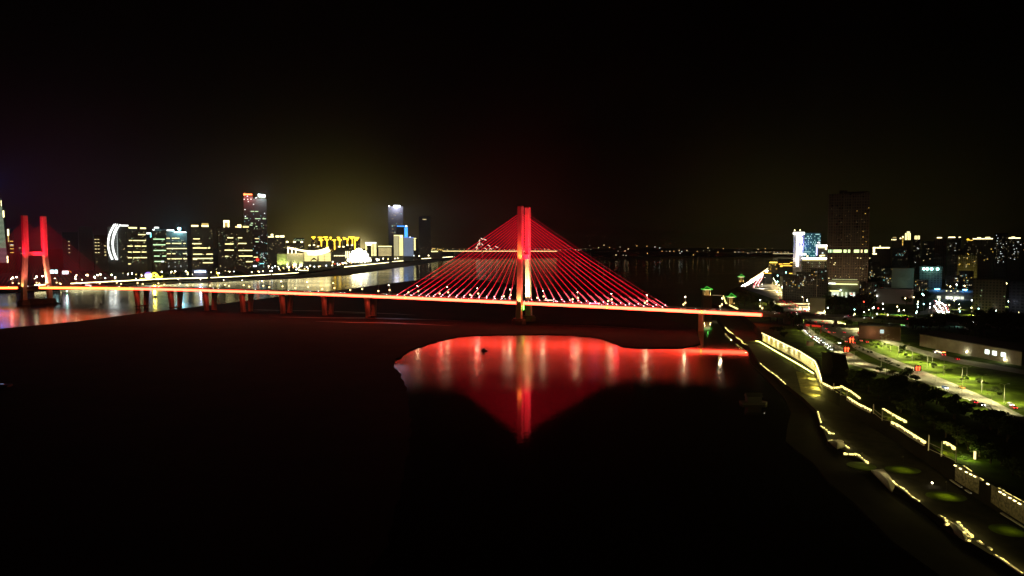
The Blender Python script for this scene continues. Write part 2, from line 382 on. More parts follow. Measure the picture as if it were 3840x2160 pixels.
def leg(sgn, top_t, deck_t, base_t, d0, ztop, zbeam, name="pylon_leg"):
    b = MB(); prof = [(3.5, base_t, 3.4, 3.6), (dz(d0), deck_t, 3.0, 3.3), (zbeam - 4, top_t + .8, 2.7, 3.1), (zbeam + 2, top_t, 2.75, 3.9), (ztop - 1.2, top_t, 2.75, 3.9), (ztop, top_t, 2.2, 3.3)]
    rings = []
    for z, t, l, w in prof:
        c = .5
        rings.append([bl(d0 + a, sgn * t + e, z) for a, e in ((-l, -w + c), (-l + c, -w), (l - c, -w), (l, -w + c), (l, w - c), (l - c, w), (-l + c, w), (-l, w - c))])
    b.loft(rings); o = b.obj(name, WHITEC, bridge); return o
PYL = [(0, 138, 78.5, 13.0, 16.7, 18.2), (822, 140.5, 80, 15, 20, 21)]
for d0, zt, zb, tt, td, tb in PYL:
    for s in (-1, 1):
        leg(s, tt, td, tb, d0, zt, zb)
        b = MB(); q = bl(d0, s * tb, 0)
        b.loft([[q + Vector((r * math.cos(k * math.pi / 4 + .39), r * math.sin(k * math.pi / 4 + .39), h)) for k in range(8)] for h, r in ((-1, 9), (5.5, 9), (5.6, 7.5), (7.6, 7.2))])
        b.obj("pile_cap", DCONC, bridge)
    if d0 > 0:
        b = MB(); b.loft([[bl(d0 + a, t, h) for a, h in ((-9, -1), (9, -1), (8, 5.2), (4, 5.6), (3, 8.2), (-6, 8.4), (-8, 5.0))] for t in (-tb + 4, tb - 4)]); b.obj("foundation", DCONC, bridge)
    b = MB(); b.loft([[bl(d0 + a, t, zb + h) for a, h in ((-2.4, -3), (2.4, -3), (2.4, 3), (-2.4, 3))] for t in (-tt + 2.2, tt - 2.2)])
    b.obj("crossbeam", WHITEC, bridge)
    b = MB(); b.loft([[bl(d0 + a, t, dz(d0) - 4.6 + h) for a, h in ((-2.4, -1.6), (2.4, -1.6), (2.4, 1.6), (-2.4, 1.6))] for t in (-td + 2.2, td - 2.2)])
    b.obj("crossbeam", WHITEC, bridge)
# stay cables and their anchor floodlights
CAB = glow("cable_red_glow", (1.0, .003, .022), 2.9)  # self-glowing red stands in for floodlighting on the cables
CABF = glow("cable_far_glow", (1.0, .003, .03), .75); CABD = glow("cable_dim_glow", (1.0, .003, .03), .28)  # dimmer glow copies for the far plane and far pylon
FOOTGLOW = glow("cable_foot_emission", (1, .13, .16), 2.6)  # glowing tube at each cable foot stands in for floodlit brightening
FLOOD = glow("anchor_flood", (1.0, .50, .55), 9)
cm = []
rest = MB(); cnt = 0
for pi, (d0, zt, zb, tt, td, tb) in enumerate(PYL):
    for k in range(15, -1, -1):
        for s in (-1, 1):
            for side in (-1, 1):
                dist = 14 + 10.1 * k; za = zb + 6 + (zt - 10 - zb - 6) * (k / 15) ** .9
                a = bl(d0 + side * 2.6, s * tt, za); e = bl(d0 + side * dist, s * 12.2, dz(d0 + side * dist) + .3)
                mid = a.lerp(e, .5) - Vector((0, 0, .010 * dist))
                path = [a, a.lerp(mid, .5) - Vector((0, 0, .002 * dist)), mid, mid.lerp(e, .5) - Vector((0, 0, .002 * dist)), e]
                if pi == 0 or cnt < 100:
                    b = MB(); b.tube(path, (.11 if s < 0 else .09) if pi == 0 else .14, 5); b.obj("stay_cable", (CAB if s < 0 else CABF) if pi == 0 else CABD, bridge); cnt += 1
                else: rest.tube(path, .14, 4)
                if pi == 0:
                    b = MB(); q = e.lerp(a, 3.0 / (a - e).length); b.ball(q + Vector((0, 0, .1)), .55, 0, 7, 4, .7)
                    b.obj("anchor_light", FLOOD, bridge); b = MB(); b.tube([e, e.lerp(a, 16 / (a - e).length)], .17, 5); b.obj("cable_foot_glow", FOOTGLOW, bridge)
rest.obj("stay_cable", CABD, bridge)["kind"] = "stuff"
# approach piers: pairs of legs leaning together
PX = [528, 655, 785, 922, 1071, 1227, 1389]
for px in PX + [2633]:
    d = d_of(px, 0); z = dz(d) - 2.6
    for s in (-1, 1):
        b = MB(); rings = []
        for zz_, t, l, w in ((-1, 7.0, 2.5, 2.6), (3.2, 7.0, 2.2, 2.4), (z - 8, 8.4, 2.1, 3.2), (z, 9.2, 2.3, 4.0)):
            rings.append([bl(d + a, s * t + e, zz_) for a, e in ((-l, -w), (l, -w), (l, w), (-l, w))])
        b.loft(rings); b.obj("pier", CONC, bridge)
    lamp_light("SPOT", bl(d - 9, -17, z + .5), 8500, (1, .06, .025), bridge, .5, bl(d, -6, 5), 75, 1)  # added red spot so the pier shows redder, no fixture
    if px in (528, 655):
        b = MB(); b.loft([[bl(d + a, t, 3.2 + h) for a, h in ((-3, -.9), (3, -.9), (3, .9), (-3, .9))] for t in (-11, 11)]); b.obj("pile_cap", DCONC, bridge)
b = MB(); b.loft([[bl(d, t, h) for t, h in ((-11, -1), (11, -1), (11, dz(d) - 2.8), (-11, dz(d) - 2.8))] for d in (-292, -286)]); b.obj("abutment", CONC, bridge)
for d in (-335, -362, -400, -450, -500, -560):
    b = MB(); b.loft([[bl(d + a, t, h) for t, h in ((-7, 9), (7, 9), (9, dz(d) - 2.7), (-9, dz(d) - 2.7))] for a in (-.9, .9)]); b.obj("pier", CONC, bridge)
# flood lamps of the pylons and added red lamps that tint the haze
WARM, RED, ORG = (1, .66, .26), (1, .004, .028), (1, .26, .03)
for pi, (d0, zt, zb, tt, td, tb) in enumerate(PYL):
    D0 = dz(d0); e = 1.0 if pi == 0 else .8
    sal = WARM if pi == 0 else (1, .24, .12)
    for dx in (-6, 5):
        lamp_light("SPOT", bl(d0 + dx, td - 13, D0 + 1.5), 90000 * e, sal, bridge, .5, bl(d0, td, D0 + 18), 80)
        lamp_light("SPOT", bl(d0 + dx, td - 14, D0 + 1.5), 150000 * e, sal, bridge, .5, bl(d0, td - 1, D0 + 40), 50)
    lamp_light("SPOT", bl(d0 - 3, -td - 9, D0 - 1), 26000 * e, (1, .42, .12), bridge, .4, bl(d0, -td, D0 + 9), 70, 1)
    lamp_light("SPOT", bl(d0 - 4, -tt - 12, zb - 6), 42000 * e, ORG if pi == 0 else RED, bridge, .4, bl(d0, -tt, zb + 9), 60, 1)
    lamp_light("SPOT", bl(d0 - 20, -td - 18, D0 + 2), 120000 * e, (1, .07, .04) if pi == 0 else (1, .16, .10), bridge, .6, bl(d0, -td, D0 + 30), 60, .9)
    for s in (-1, 1):
        lamp_light("SPOT", bl(d0 - 26, s * tt - 22, zb - 22), (330000 if s < 0 else 720000) * e, RED, bridge, .6, bl(d0, s * tt, zb + 30), 66, .8)
    for dx in (-110, -60, 60, 110):  # added red points without fixtures, tinting the haze among the cables
        lamp_light("POINT", bl(d0 + dx, 0, D0 + 5), 9000 * e, (1, .03, .04), bridge, 1.5)
    for side in (-1, 1):  # added red spots along the cable fan, lighting the haze
        lamp_light("SPOT", bl(d0 + side * 8, 0, D0 + 3), 160000 * e, (1, .01, .03), bridge, 1, bl(d0 + side * 70, 0, D0 + 60), 95, 1)
b = MB(); b.box(bl(-5, -16.2, dz(0) - 6), (.9, .7, 5.5)); b.obj("navigation_light", glow("nav_green", (.25, 1, .1), 9, True), bridge)

# ------------------------------------------------------------------ bridge lamps
PALE = mat("lamp_post", (.45, .43, .40), .5, .3)
LENS = glow("lamp_lens", (1, .86, .60), 40)
LANT = glow("lantern_glass", (1, .70, .28), 4)
def bridge_lamp_meshes():
    b = MB(); b.tube([(0, 0, 0), (0, 0, .5), (0, 0, .55), (0, 0, 12.2)], [.28, .28, .17, .10], 6); b.tube([(0, 0, 12.2), (0, .8, 12.75), (0, 2.2, 12.9)], .07, 5)
    post = b.mesh("post", PALE)
    b = MB(); b.box((0, 2.5, 12.9), (.5, 1.4, .2), 0); hd = b.mesh("lamp_head", PALE)
    b = MB(); b.ball((0, 2.6, 12.62), .45, 0, 8, 5, .75); ln = b.mesh("lens", LENS)
    b = MB(); b.loft([[(x * r, y * r, z) for x, y in ((-1, -1), (1, -1), (1, 1), (-1, 1))] for z, r in ((4.9, .35), (5.0, .62), (6.4, .78), (6.6, .5))]); la = b.mesh("lantern", LANT)
    return post, hd, ln, la
BLM = bridge_lamp_meshes()
farx = [592, 673, 756, 842, 912, 986, 1058, 1154, 1253, 1357, 1460, 1568, 1680, 1793, 1915, 2039, 2168, 2295, 2428, 2572, 2710, 2854]
nearx = [614, 699, 786, 857, 933, 1008, 1106, 1207, 1312, 1418, 1531, 1648, 1763, 1889, 2015, 2148, 2282, 2420, 2565, 2703, 2862]
farx = [45, 135, 210, 285, 360, 436, 514] + farx; nearx = [68, 145, 222, 300, 372, 452, 533] + nearx
for side, xs in ((1, farx), (-1, nearx)):
    cl = sorted([d_of(x, side * 12.0) for x in xs])
    na = sum(1 for d in cl if d > 0)
    for d in cl:
        if d > 0: i = sorted([q for q in cl if q > 0]).index(d); w = "towards the far bank"
        else: i = sorted([-q for q in cl if q <= 0]).index(-d); w = "towards the city road"
        edge = "upstream" if side > 0 else "downstream"
        p = bp(d, side * 12.0, dz(d))
        o = thing("bridge_lamp", p, f"{nth(i)} lamp with lantern from the tall pylon {w} on the {edge} railing", "street lamp", "street lamps along both bridge railings", math.pi - AL + (0 if side > 0 else math.pi))
        link("post", BLM[0], o); link("lamp_head", BLM[1], o); link("lantern", BLM[3], o)
        if side > 0: link("lens", BLM[2], o); lamp_light("POINT", (0, 3.0, 12.2), 3400, (1, .78, .45), o, .8)
        elif xs.index(min(xs, key=lambda q: abs(d_of(q, -12) - d))) % 2 == 0: lamp_light("POINT", (0, 3.0, 12.0), 1500, (1, .78, .45), o, .5)

# ------------------------------------------------------------------ cars
CARC = {"white": (.75, .75, .73), "silver": (.45, .46, .47), "black": (.02, .02, .022), "grey": (.16, .16, .17), "red": (.35, .03, .03), "blue": (.04, .08, .28), "yellow": (.65, .45, .05), "beige": (.5, .44, .33)}
HEAD = glow("headlight", (.95, .97, 1), 26); TAIL = glow("tail_light", (1, .02, .03), 14)
HEADF = glow("headlight_jam", (1, .93, .85), 11); TAILF = glow("tail_light_jam", (1, .03, .08), 7)
GLASS = mat("car_glass", (.015, .018, .02), .12); TYRE = mat("tyre_rubber", (.015, .015, .015), .9); RIM = mat("wheel_rim", (.5, .5, .5), .35, .8)
def car_body(b, van=False):
    hl, w = 2.2, .88
    if van: prof = [(-2.3, .35), (-2.35, 1.0), (-2.2, 1.9), (-2.0, 2.0), (1.2, 2.0), (1.75, 1.25), (2.3, 1.0), (2.4, .45), (2.3, .3)]
    else: prof = [(-2.2, .35), (-2.25, .75), (-2.1, .98), (-1.55, 1.0), (-1.0, 1.42), (.35, 1.44), (1.05, 1.0), (2.0, .82), (2.25, .6), (2.2, .3)]
    rings = []
    for y, k in ((-w, .96), (-w * .97, 1), (w * .97, 1), (w, .96)):
        rings.append([(x * k, y * (1 if z < 1.02 else .84), z) for x, z in prof])
    b.loft(rings, 0)
    if not van:
        for s in (-1, 1):
            b.add([(-1.45, s * .83, 1.04), (-.98, s * .745, 1.36), (.33, s * .745, 1.38), (.9, s * .83, 1.04)], [(0, 1, 2, 3)], 1)
        b.add([(.42, -.68, 1.40), (.42, .68, 1.40), (1.02, .76, 1.05), (1.02, -.76, 1.05)], [(0, 1, 2, 3)], 1)
        b.add([(-1.06, -.68, 1.395), (-1.06, .68, 1.395), (-1.52, .76, 1.06), (-1.52, -.76, 1.06)], [(3, 2, 1, 0)], 1)
    else:
        b.add([(1.24, -.68, 1.95), (1.24, .68, 1.95), (1.76, .76, 1.3), (1.76, -.76, 1.3)], [(0, 1, 2, 3)], 1)
def wheel_mb(b, x, y, mi=0):
    n = 10; rings = [[(x + .32 * math.cos(k * 2 * math.pi / n), y + e, .32 + .32 * math.sin(k * 2 * math.pi / n)) for k in range(n)] for e in (-.1, .1)]
    b.loft(rings, mi)
CARM = {}
def car_meshes(colour, far, van=False):
    k = (colour, far, van)
    if k in CARM: return CARM[k]
    pm = mat("car_paint_" + colour, CARC[colour], .3)
    b = MB(); car_body(b, van); hz = .68 if not van else .8
    if far:
        for x in (-1.35, 1.35):
            for y in (-.8, .8): wheel_mb(b, x, y, 2)
        for s in (-1, 1):
            b.box((2.24, s * .62, hz), (.16, .5, .3), 3); b.box((-2.27, s * .64, hz + .12), (.14, .42, .3), 4)
        if far == "beam":
            for s in (-1, 1): b.box((2.4, s * .62, hz), (.5, .8, .7), 3); b.box((-2.4, s * .64, hz + .2), (.4, .7, .6), 4)
        CARM[k] = b.mesh("car", [pm, GLASS, TYRE, HEADF if far is True else glow("headlight_beam", (1, .93, .8), 40), TAILF])
    else:
        r = {"body": b.mesh("body", [pm, GLASS])}
        b = MB(); wheel_mb(b, 0, 0); r["wheel"] = b.mesh("wheel", TYRE)
        b = MB(); b.box((0, 0, 0), (.1, .36, .18)); r["headlight"] = b.mesh("headlight", HEAD)
        b = MB(); b.box((0, 0, 0), (.1, .34, .16)); r["tail_light"] = b.mesh("tail_light", TAIL)
        CARM[k] = r
    return CARM[k]
CARS = []
def car(p, rz, colour, label, group, far=True, van=False, scale=1.0):
    if far:
        o = link("car", car_meshes(colour, far, van), None, p); o.rotation_euler.z = rz; tag(o, label, "car", group); return o
    o = thing("car", p, label, "car", group, rz); r = car_meshes(colour, False, van)
    link("body", r["body"], o)
    for x in (-1.35, 1.35):
        for y in (-.8, .8): link("wheel", r["wheel"], o, (x, y, 0))
    for s in (-1, 1):
        link("headlight", r["headlight"], o, (2.24, s * .6, .66)); link("tail_light", r["tail_light"], o, (-2.25, s * .62, .8))
    return o
cols = list(CARC)
def pick():
    return random.choices(["white", "silver", "black", "grey", "red", "blue", "yellow", "beige"], [5, 4, 4, 3, 1.5, 1.2, .7, 1.5])[0]
# jam on the bridge: six lanes
lane_t = [(-10.4, "outer downstream"), (-6.9, "middle downstream"), (-3.4, "inner downstream"), (3.4, "inner upstream"), (6.9, "middle upstream"), (10.4, "outer upstream")]
for t, ln in lane_t:
    d = -560 + random.uniform(0, 25); k = 0; seq = []
    while d < 960:
        if abs(d) > 4: seq.append(d)
        d += random.uniform(40, 120) if d < 300 else random.uniform(80, 170)
    for d in seq:
        k = sorted(seq, key=lambda q: abs(q)).index(d)
        same = sorted([q for q in seq if (q > 0) == (d > 0)], key=abs).index(d)
        w = "far bank" if d > 0 else "city road"
        c = pick(); th = math.atan2(bp(d + 1, t, 0).y - bp(d, t, 0).y, bp(d + 1, t, 0).x - bp(d, t, 0).x)
        car(bp(d, t, dz(d) + .02), th if t < 0 else th + math.pi, c, f"{nth(same)} car from the tall pylon towards the {w}, {ln} lane, {c}", "cars queuing on the bridge deck", True, random.random() < .15)
# orange-signed bus on the deck with bright pink lights near (2230,1140)
def bus(p, rz, label, colour, strip):
    o = thing("bus", p, label, "bus", "buses in the traffic", rz)
    b = MB(); b.loft([[(x, y, z) for y, z in ((-1.22, .35), (1.22, .35), (1.25, 1.6), (1.15, 3.0), (-1.15, 3.0), (-1.25, 1.6))] for x in (-5.6, 5.6)]); b.obj("body", mat("bus_paint_" + colour, CARC[colour], .35), o)
    b = MB()
    for s in (-1, 1): b.box((0, s * 1.215, 2.05), (10.4, .06, .95))
    b.obj("side_window", glow("bus_window_" + strip, {"pink": (1, .35, .6), "warm": (1, .8, .5), "white": (.8, .9, 1)}[strip], 2.2), o)
    b = MB(); b.box((-5.63, 0, 2.6), (.06, 1.9, .45)); b.obj("route_sign", glow("route_amber", (1, .25, .05), 9), o)
    for x in (-3.6, 3.4):
        for y in (-1.1, 1.1):
            b = MB(); n = 10; b.loft([[(x + .48 * math.cos(k * 2 * math.pi / n), y + e, .48 + .48 * math.sin(k * 2 * math.pi / n)) for k in range(n)] for e in (-.15, .15)]); b.obj("wheel", TYRE, o)
    for s in (-1, 1):
        b = MB(); b.box((5.62, s * .9, .8), (.1, .4, .25)); b.obj("headlight", HEAD, o)
        b = MB(); b.box((-5.62, s * .95, .9), (.1, .35, .25)); b.obj("tail_light", TAIL, o)
    return o
th0 = math.atan2(SA, -CA)
b_ = bus(bp(d_of(2232, -10), -10.6, dz(-80) + .02), th0, "bus glowing pink at the downstream railing between two lamps", "white", "pink")
lamp_light("POINT", (0, -3.5, 3.0), 14000, (1, .12, .30), b_, .8)
bus(bp(d_of(290, -10), 6.9, dz(d_of(290)) + .02), th0 + math.pi, "bus with bright windows on the bridge beyond the far pylon", "white", "white")
bus(bp(d_of(2058, 6), 6.8, dz(-30) + .02), th0 + math.pi, "dark bus with warm windows passing the tall pylon", "grey", "warm")

# ------------------------------------------------------------------ buildings
WY = glow("window_warm", (1, .80, .35), 1.6); WG = glow("window_green", (.70, 1, .55), 1.3); WW = glow("window_white", (.9, 1, .95), 1.8)
WC = glow("window_cyan", (.35, .95, .95), 1.4); WD = glow("window_dim", (1, .80, .40), .35); WO = glow("window_amber", (1, .62, .10), 2.2)
BY = glow("band_yellow", (1, .88, .35), 2.6); BW = glow("band_white", (.95, 1, .95), 3.5); BG = glow("band_green", (.62, 1, .50), 1.9)
CY = glow("crown_warm", (1, .85, .40), 4); GOLD = glow("gold_tube", (1, .62, .03), 4.5); BLUE = glow("blue_tube", (.06, .35, 1), 4)
CREAM = glow("cream_flood", (1, .90, .50), 1.6, True)
F1 = facade("facade_tan", (.17, .155, .13), (.055, .055, .05)); F2 = facade("facade_grey", (.12, .12, .115), (.045, .045, .045), 4.2, 3.6)
F3 = facade("facade_dark", (.07, .07, .068), (.035, .035, .035), 3.0, 3.6, .15); F4 = facade("facade_red", (.16, .07, .05), (.02, .015, .014), 4, 3.2)
F5 = facade("facade_blueglass", (.10, .12, .16), (.03, .05, .08), 2.2, 3.8, .12)
ROOFM = mat("roof_felt", (.09, .09, .085), .9)
class Bld:
    """tower whose front stands square to the viewer's side of the river; sizes in metres from photo columns"""
    def __init__(s, name, x0, x1, ytop, Y, dep, m, label, base=None, rot=0.0, cat="building", group=None, roof=True):
        s.xm = (x0 + x1) / 2
        if 1000 < s.xm < 1640 and Y < 3500: Y = Y * (1.36 if s.xm < 1246 else 1.75 if s.xm < 1440 else 1.9)
        s.q = Y / 2200; dep *= max(1, s.q) if s.xm < 1700 else 1; u = (s.xm - 1920) / F; s.phi = math.atan(u); s.Y = Y; s.k = Y * math.cos(s.phi) / F
        p = at(s.xm, 1000, Y); s.z0 = base if base is not None else (LZ if s.xm < 1900 else RZ)
        s.h = at(s.xm, ytop, Y).z - s.z0; s.w = (x1 - x0) * s.k; s.dep = dep
        s.root = thing(name, (p.x, p.y, s.z0), label, cat, group, -s.phi + rot)
        b = MB(); b.box((0, 0, s.h / 2), (s.w, dep, s.h)); b.obj("wall", m, s.root)
        if roof:
            b = MB(); b.box((0, 0, s.h + .5), (s.w + .5, dep + .5, 1.0)); b.obj("roof", ROOFM, s.root)
    def lx(s, px): return (px - s.xm) * s.k
    def lz(s, py): return at(s.xm, py, s.Y).z - s.z0
    def bar(s, x0, x1, y0, y1, m, name="light_band", out=.35, th=.5):
        a, b_, c, d = s.lx(x0), s.lx(x1), s.lz(y0), s.lz(y1)
        return cube(name, m, ((a + b_) / 2, -s.dep / 2 - out, (c + d) / 2), (abs(b_ - a), th, abs(d - c)), s.root)
    def band(s, x0, x1, y, m, h=2.6, name="light_band"):
        return s.bar(x0, x1, y - h / 2, y + h / 2, m, name)
    def wins(s, n, ms, y0, y1, x0=None, x1=None, ww=1.9, wh=1.6, seed=0):
        rnd = random.Random(int(s.xm * 10) + seed); x0 = s.xm - s.w / s.k / 2 + 2 if x0 is None else x0; x1 = s.xm + s.w / s.k / 2 - 2 if x1 is None else x1
        for _ in range(n):
            fx = x0 + round((x1 - x0) * rnd.random() / 3.0) * 3.0; fy = y0 + round((y1 - y0) * rnd.random() / 3.4) * 3.4
            j = rnd.uniform(.75, 1.5)
            s.bar(fx, fx + ww * j, fy, fy + wh, rnd.choice(ms), "window")
    def top(s, x0, x1, y0, y1, m, name="roof_crown", dep=None, my=0):
        """block standing on the roof"""
        a, b_, c, d = s.lx(x0), s.lx(x1), s.lz(y0), s.lz(y1); c, d = max(c, d), min(c, d)
        dp = dep or s.dep * .6
        return cube(name, m, ((a + b_) / 2, my, (c + d) / 2), (abs(b_ - a), dp, c - d), s.root)
    def letters(s, text, x0, x1, y0, y1, m, vertical=False):
        cu = bpy.data.curves.new("sign", "FONT"); cu.body = text if not vertical else "\n".join(text); cu.size = 1; cu.extrude = .05; cu.space_line = 1.0
        o = bpy.data.objects.new("sign", cu); COL.objects.link(o); dg = bpy.context.evaluated_depsgraph_get()
        me = bpy.data.meshes.new_from_object(o.evaluated_get(dg)); bpy.data.objects.remove(o); me.materials.clear(); me.materials.append(m)
        co = np.array([v.co for v in me.vertices]); lo, hi = co.min(0), co.max(0)
        W_, H_ = (x1 - x0) * s.k, (s.lz(y0) - s.lz(y1))
        g = link("sign", me, s.root); sxx, szz = W_ / (hi[0] - lo[0]), H_ / (hi[1] - lo[1])
        me.transform(Matrix.Translation((-(lo[0] + hi[0]) / 2, -(lo[1] + hi[1]) / 2, 0))); me.transform(Matrix.Rotation(R(90), 4, "X"))
        g.scale = (sxx, 8, szz); g.location = (s.lx((x0 + x1) / 2), -s.dep / 2 - .8, (s.lz(y0) + s.lz(y1)) / 2); return g

TOW = "towers across the river"
# tapering supertall at the frame edge, outlined with floor lights
s = Bld("skyscraper", -34, 30, 774, 2200, 40, F2, "tallest tower, tapering, ringed with pale green floor lights behind the far pylon", roof=False)
for i in range(46):
    y = 778 + i * 4.55; r = 17 + (y - 774) * .055
    s.band(-r - 4, r + 0.5, y, glow('band_pale', (.80, 1, .66), .55) if i < 34 else glow('band_pink', (1, .45, .55), .4), 1.6)
s.top(-26, 17, 742, 774, F2, "setback"); s.top(-16, 9, 706, 742, F2, "setback", 10)
for x in (-14, 8): s.bar(x - 1.4, x + 1.4, 718, 741, CY, "edge_light", -8)
for x in (-24, 3, 15): s.bar(x - 1, x + 1, 752, 774, CY, "edge_light", -4)
s.bar(19, 24, 790, 815, CY, "edge_light"); s.bar(27, 32, 960, 985, CY, "edge_light")
b = MB(); b.tube([(0, 0, s.lz(706)), (0, 0, s.lz(676))], [1.2, .3]); b.obj("mast", STEEL, s.root)
b = MB(); b.ball((s.lx(0), 0, s.lz(681)), 5.5); b.obj("beacon", glow("beacon_blue", (.03, .22, 1), 30), s.root)
lamp_light("POINT", (s.lx(0), -8, s.lz(681)), 220000, (.02, .14, 1), s.root, 5)
s = Bld("office_tower", 32, 56, 858, 2300, 25, F3, "slim dark tower with one glowing yellow edge beside the tallest tower")
s.bar(33, 39, 860, 884, CY, "edge_light"); s.bar(34, 38, 884, 908, glow("crown_dim", (1, .7, .2), .8), "edge_light")
for y in (905, 918, 922, 933, 947): s.band(41, 54, y, WO if y != 918 else WW, 1.5)
for (x0, x1, yt, Y, m, lab, wl) in [
    (66, 92, 905, 2500, F3, "low dark block between the two legs of the far pylon", [(78, 930), (82, 950)]),
    (238, 296, 872, 2500, F3, "unlit tower with one column of four lit windows", [(262, 906), (262, 920), (262, 933), (262, 947)]),
    (300, 352, 852, 2450, F4, "dark reddish slab tower without lit windows", []),
    (356, 408, 884, 2350, F1, "dark apartment tower with rows of short lit bands beside the crescent", [])]:
    s = Bld("apartment_tower", x0, x1, yt, Y, 28, m, lab, group=TOW)
    for wx, wy in wl: s.bar(wx - 3, wx + 3, wy - .8, wy + .8, WY, "window")
    if x0 == 356:
        for y in (898, 910, 922, 934, 947): s.band(358, 366, y, WY, 1.5); s.band(369, 376, y, WY, 1.5)
        for y in (922, 945, 957): s.band(393, 400, y, WY, 1.8)
        s.wins(14, [WD, WY], 895, 985)
# crescent building
s = Bld("crescent_building", 408, 490, 852, 2250, 30, F2, "building fronted by a white lit crescent of curved tubes")
def arc(x_top, x_mid, x_bot, y0=841, y1=973):
    pp = []
    for k in range(15):
        t = k / 14; x = (1 - t) ** 2 * x_top + 2 * t * (1 - t) * (2 * x_mid - (x_top + x_bot) / 2) + t * t * x_bot
        pp.append((s.lx(x), -s.dep / 2 - 3, s.lz(y0 + (y1 - y0) * t)))
    b = MB(); b.tube(pp, 1.25, 5); b.obj("crescent_tube", BW, s.root)
arc(434, 408, 421); arc(440, 411, 425, 840, 972); arc(447, 424, 436); arc(456, 428, 442, 842, 974)
b = MB()
for k in range(18):
    y = 862 + k * 6; b.box((s.lx(439), -s.dep / 2 - 2.4, s.lz(y)), (6, .3, .4))
b.tube([(s.lx(443), -s.dep / 2 - 2.4, s.lz(850)), (s.lx(443), -s.dep / 2 - 2.4, s.lz(974))], .5, 4); b.obj("lattice", glow("lattice_dim", (.85, .95, .9), .8), s.root)
s.band(455, 486, 846, BW, 4.5, "roof_light"); s.top(452, 488, 846, 852, F2, "parapet")
s.wins(24, [WD, WG, WY], 866, 985, 450, 488)
# row of apartment towers with window bands
def bands(s, rows, m, h=2.6):
    for y, segs in rows:
        for a, c in segs: s.band(a, c, y, m, h)
s = Bld("apartment_tower", 480, 553, 858, 2250, 30, F1, "apartment tower with two yellow roof lines just beside the crescent building", group=TOW)
s.band(487, 518, 855, BY, 5, "roof_light"); s.band(530, 552, 856, BY, 5, "roof_light")
bands(s, [(880, [(522, 550)]), (902, [(487, 500), (503, 550)]), (923, [(472 + 9, 500), (508, 530), (534, 551)]), (945, [(482, 495), (500, 528), (533, 551)]), (966, [(481, 496), (502, 528), (530, 552)]), (989, [(481, 492)])], BY)
s.wins(60, [WD, WD, WG, WY], 866, 995)
s = Bld("sign_tower", 554, 572, 884, 2350, 20, F3, "narrow dark tower with a bent white and cyan sign on top", group=TOW)
s.bar(553, 569, 873, 878, BW, "sign"); s.bar(567, 570.5, 873, 890, glow("sign_cyan", (.2, 1, 1), 3.5), "sign")
s = Bld("apartment_tower", 574, 626, 862, 2250, 30, F1, "apartment tower with five full green and yellow light bands", group=TOW)
s.top(582, 602, 852, 862, F1); s.band(583, 600, 854, BW, 4, "roof_light"); s.band(577, 584, 862, BW, 4, "roof_light")
bands(s, [(897, [(578, 621)]), (918, [(577, 623)]), (939, [(578, 624)]), (960, [(579, 600), (610, 624)]), (980, [(580, 616)])], BG, 2.8)
s.wins(30, [WD, WG, WY], 870, 1000); s.bar(605, 615, 978, 983, WW, "window")
s = Bld("apartment_tower", 627, 704, 872, 2250, 30, F1, "wide apartment tower topped by a bright cyan star light", group=TOW)
s.top(628, 658, 862, 872, F1); s.band(630, 656, 864, BW, 4, "roof_light"); s.band(656, 702, 871, BW, 4, "roof_light")
b = MB(); b.ball((s.lx(676), -10, s.lz(858)), 4.5); b.obj("star_light", glow("star_cyan", (.3, .85, 1), 30), s.root)
lamp_light("POINT", (s.lx(676), -22, s.lz(856)), 300000, (.3, .8, 1), s.root, 2)
bands(s, [(894, [(628, 640), (648, 676)]), (913, [(627, 641), (648, 682), (690, 699)]), (932, [(628, 702)]), (951, [(629, 642), (648, 659), (688, 702)]), (970, [(629, 640), (644, 682), (688, 702)])], BY, 2.6)
s.wins(45, [WD, WG, WW], 880, 1000)
s = Bld("apartment_tower", 720, 800, 856, 2200, 34, F1, "apartment tower with two lit crowns and seven yellow bands", group=TOW)
for a, c, t in ((722, 748, 840), (760, 786, 834)):
    s.top(a, c, t + 2, 858, F1, "roof_crown"); s.bar(a, c, 846, 850, CY, "crown_light"); s.bar(a, c, t + 4, 846, glow("crown_dim", (1, .7, .2), .8), "crown_light")
bands(s, [(896, [(728, 752)]), (914, [(724, 758)]), (930, [(726, 778), (781, 790)]), (953, [(726, 760), (775, 799)]), (969, [(725, 799)]), (972, [(725, 740)]), (985, [(761, 799)])], BY, 3)
s.wins(45, [WD, WD, WY, WG], 862, 1000)
s = Bld("apartment_tower", 818, 880, 854, 2200, 34, F1, "apartment tower crowned by one tall glowing cream box", group=TOW)
s.top(842, 865, 828, 854, F1, "roof_crown"); s.bar(843, 864, 827, 835, CY, "crown_light"); s.bar(842, 846, 827, 853, CY, "crown_light"); s.bar(858, 863, 836, 852, CY, "crown_light"); s.bar(846, 858, 836, 850, glow("crown_dim", (1, .7, .2), .8), "crown_light")
bands(s, [(892, [(855, 877)]), (915, [(846, 877)]), (938, [(844, 878)]), (961, [(845, 857)])], BY, 3); s.wins(40, [WD, WD, WY, WG], 865, 1005)
s = Bld("apartment_tower", 882, 950, 856, 2200, 30, F1, "apartment tower with ragged lit crown in front of the tallest dark tower", group=TOW)
for a, c, t in ((886, 900, 846), (894, 908, 840), (914, 936, 845)):
    s.top(a, c, t + 3, 858, F1, "roof_crown"); s.bar(a, c, t + 3, 854, CY if a == 894 else glow("crown_mid", (1, .8, .3), 1.8), "crown_light")
bands(s, [(892, [(895, 911)]), (913, [(896, 926)]), (939, [(896, 948)]), (960, [(897, 948)]), (981, [(923, 949)])], BY, 3); s.wins(45, [WD, WD, WY, WG], 862, 1005)
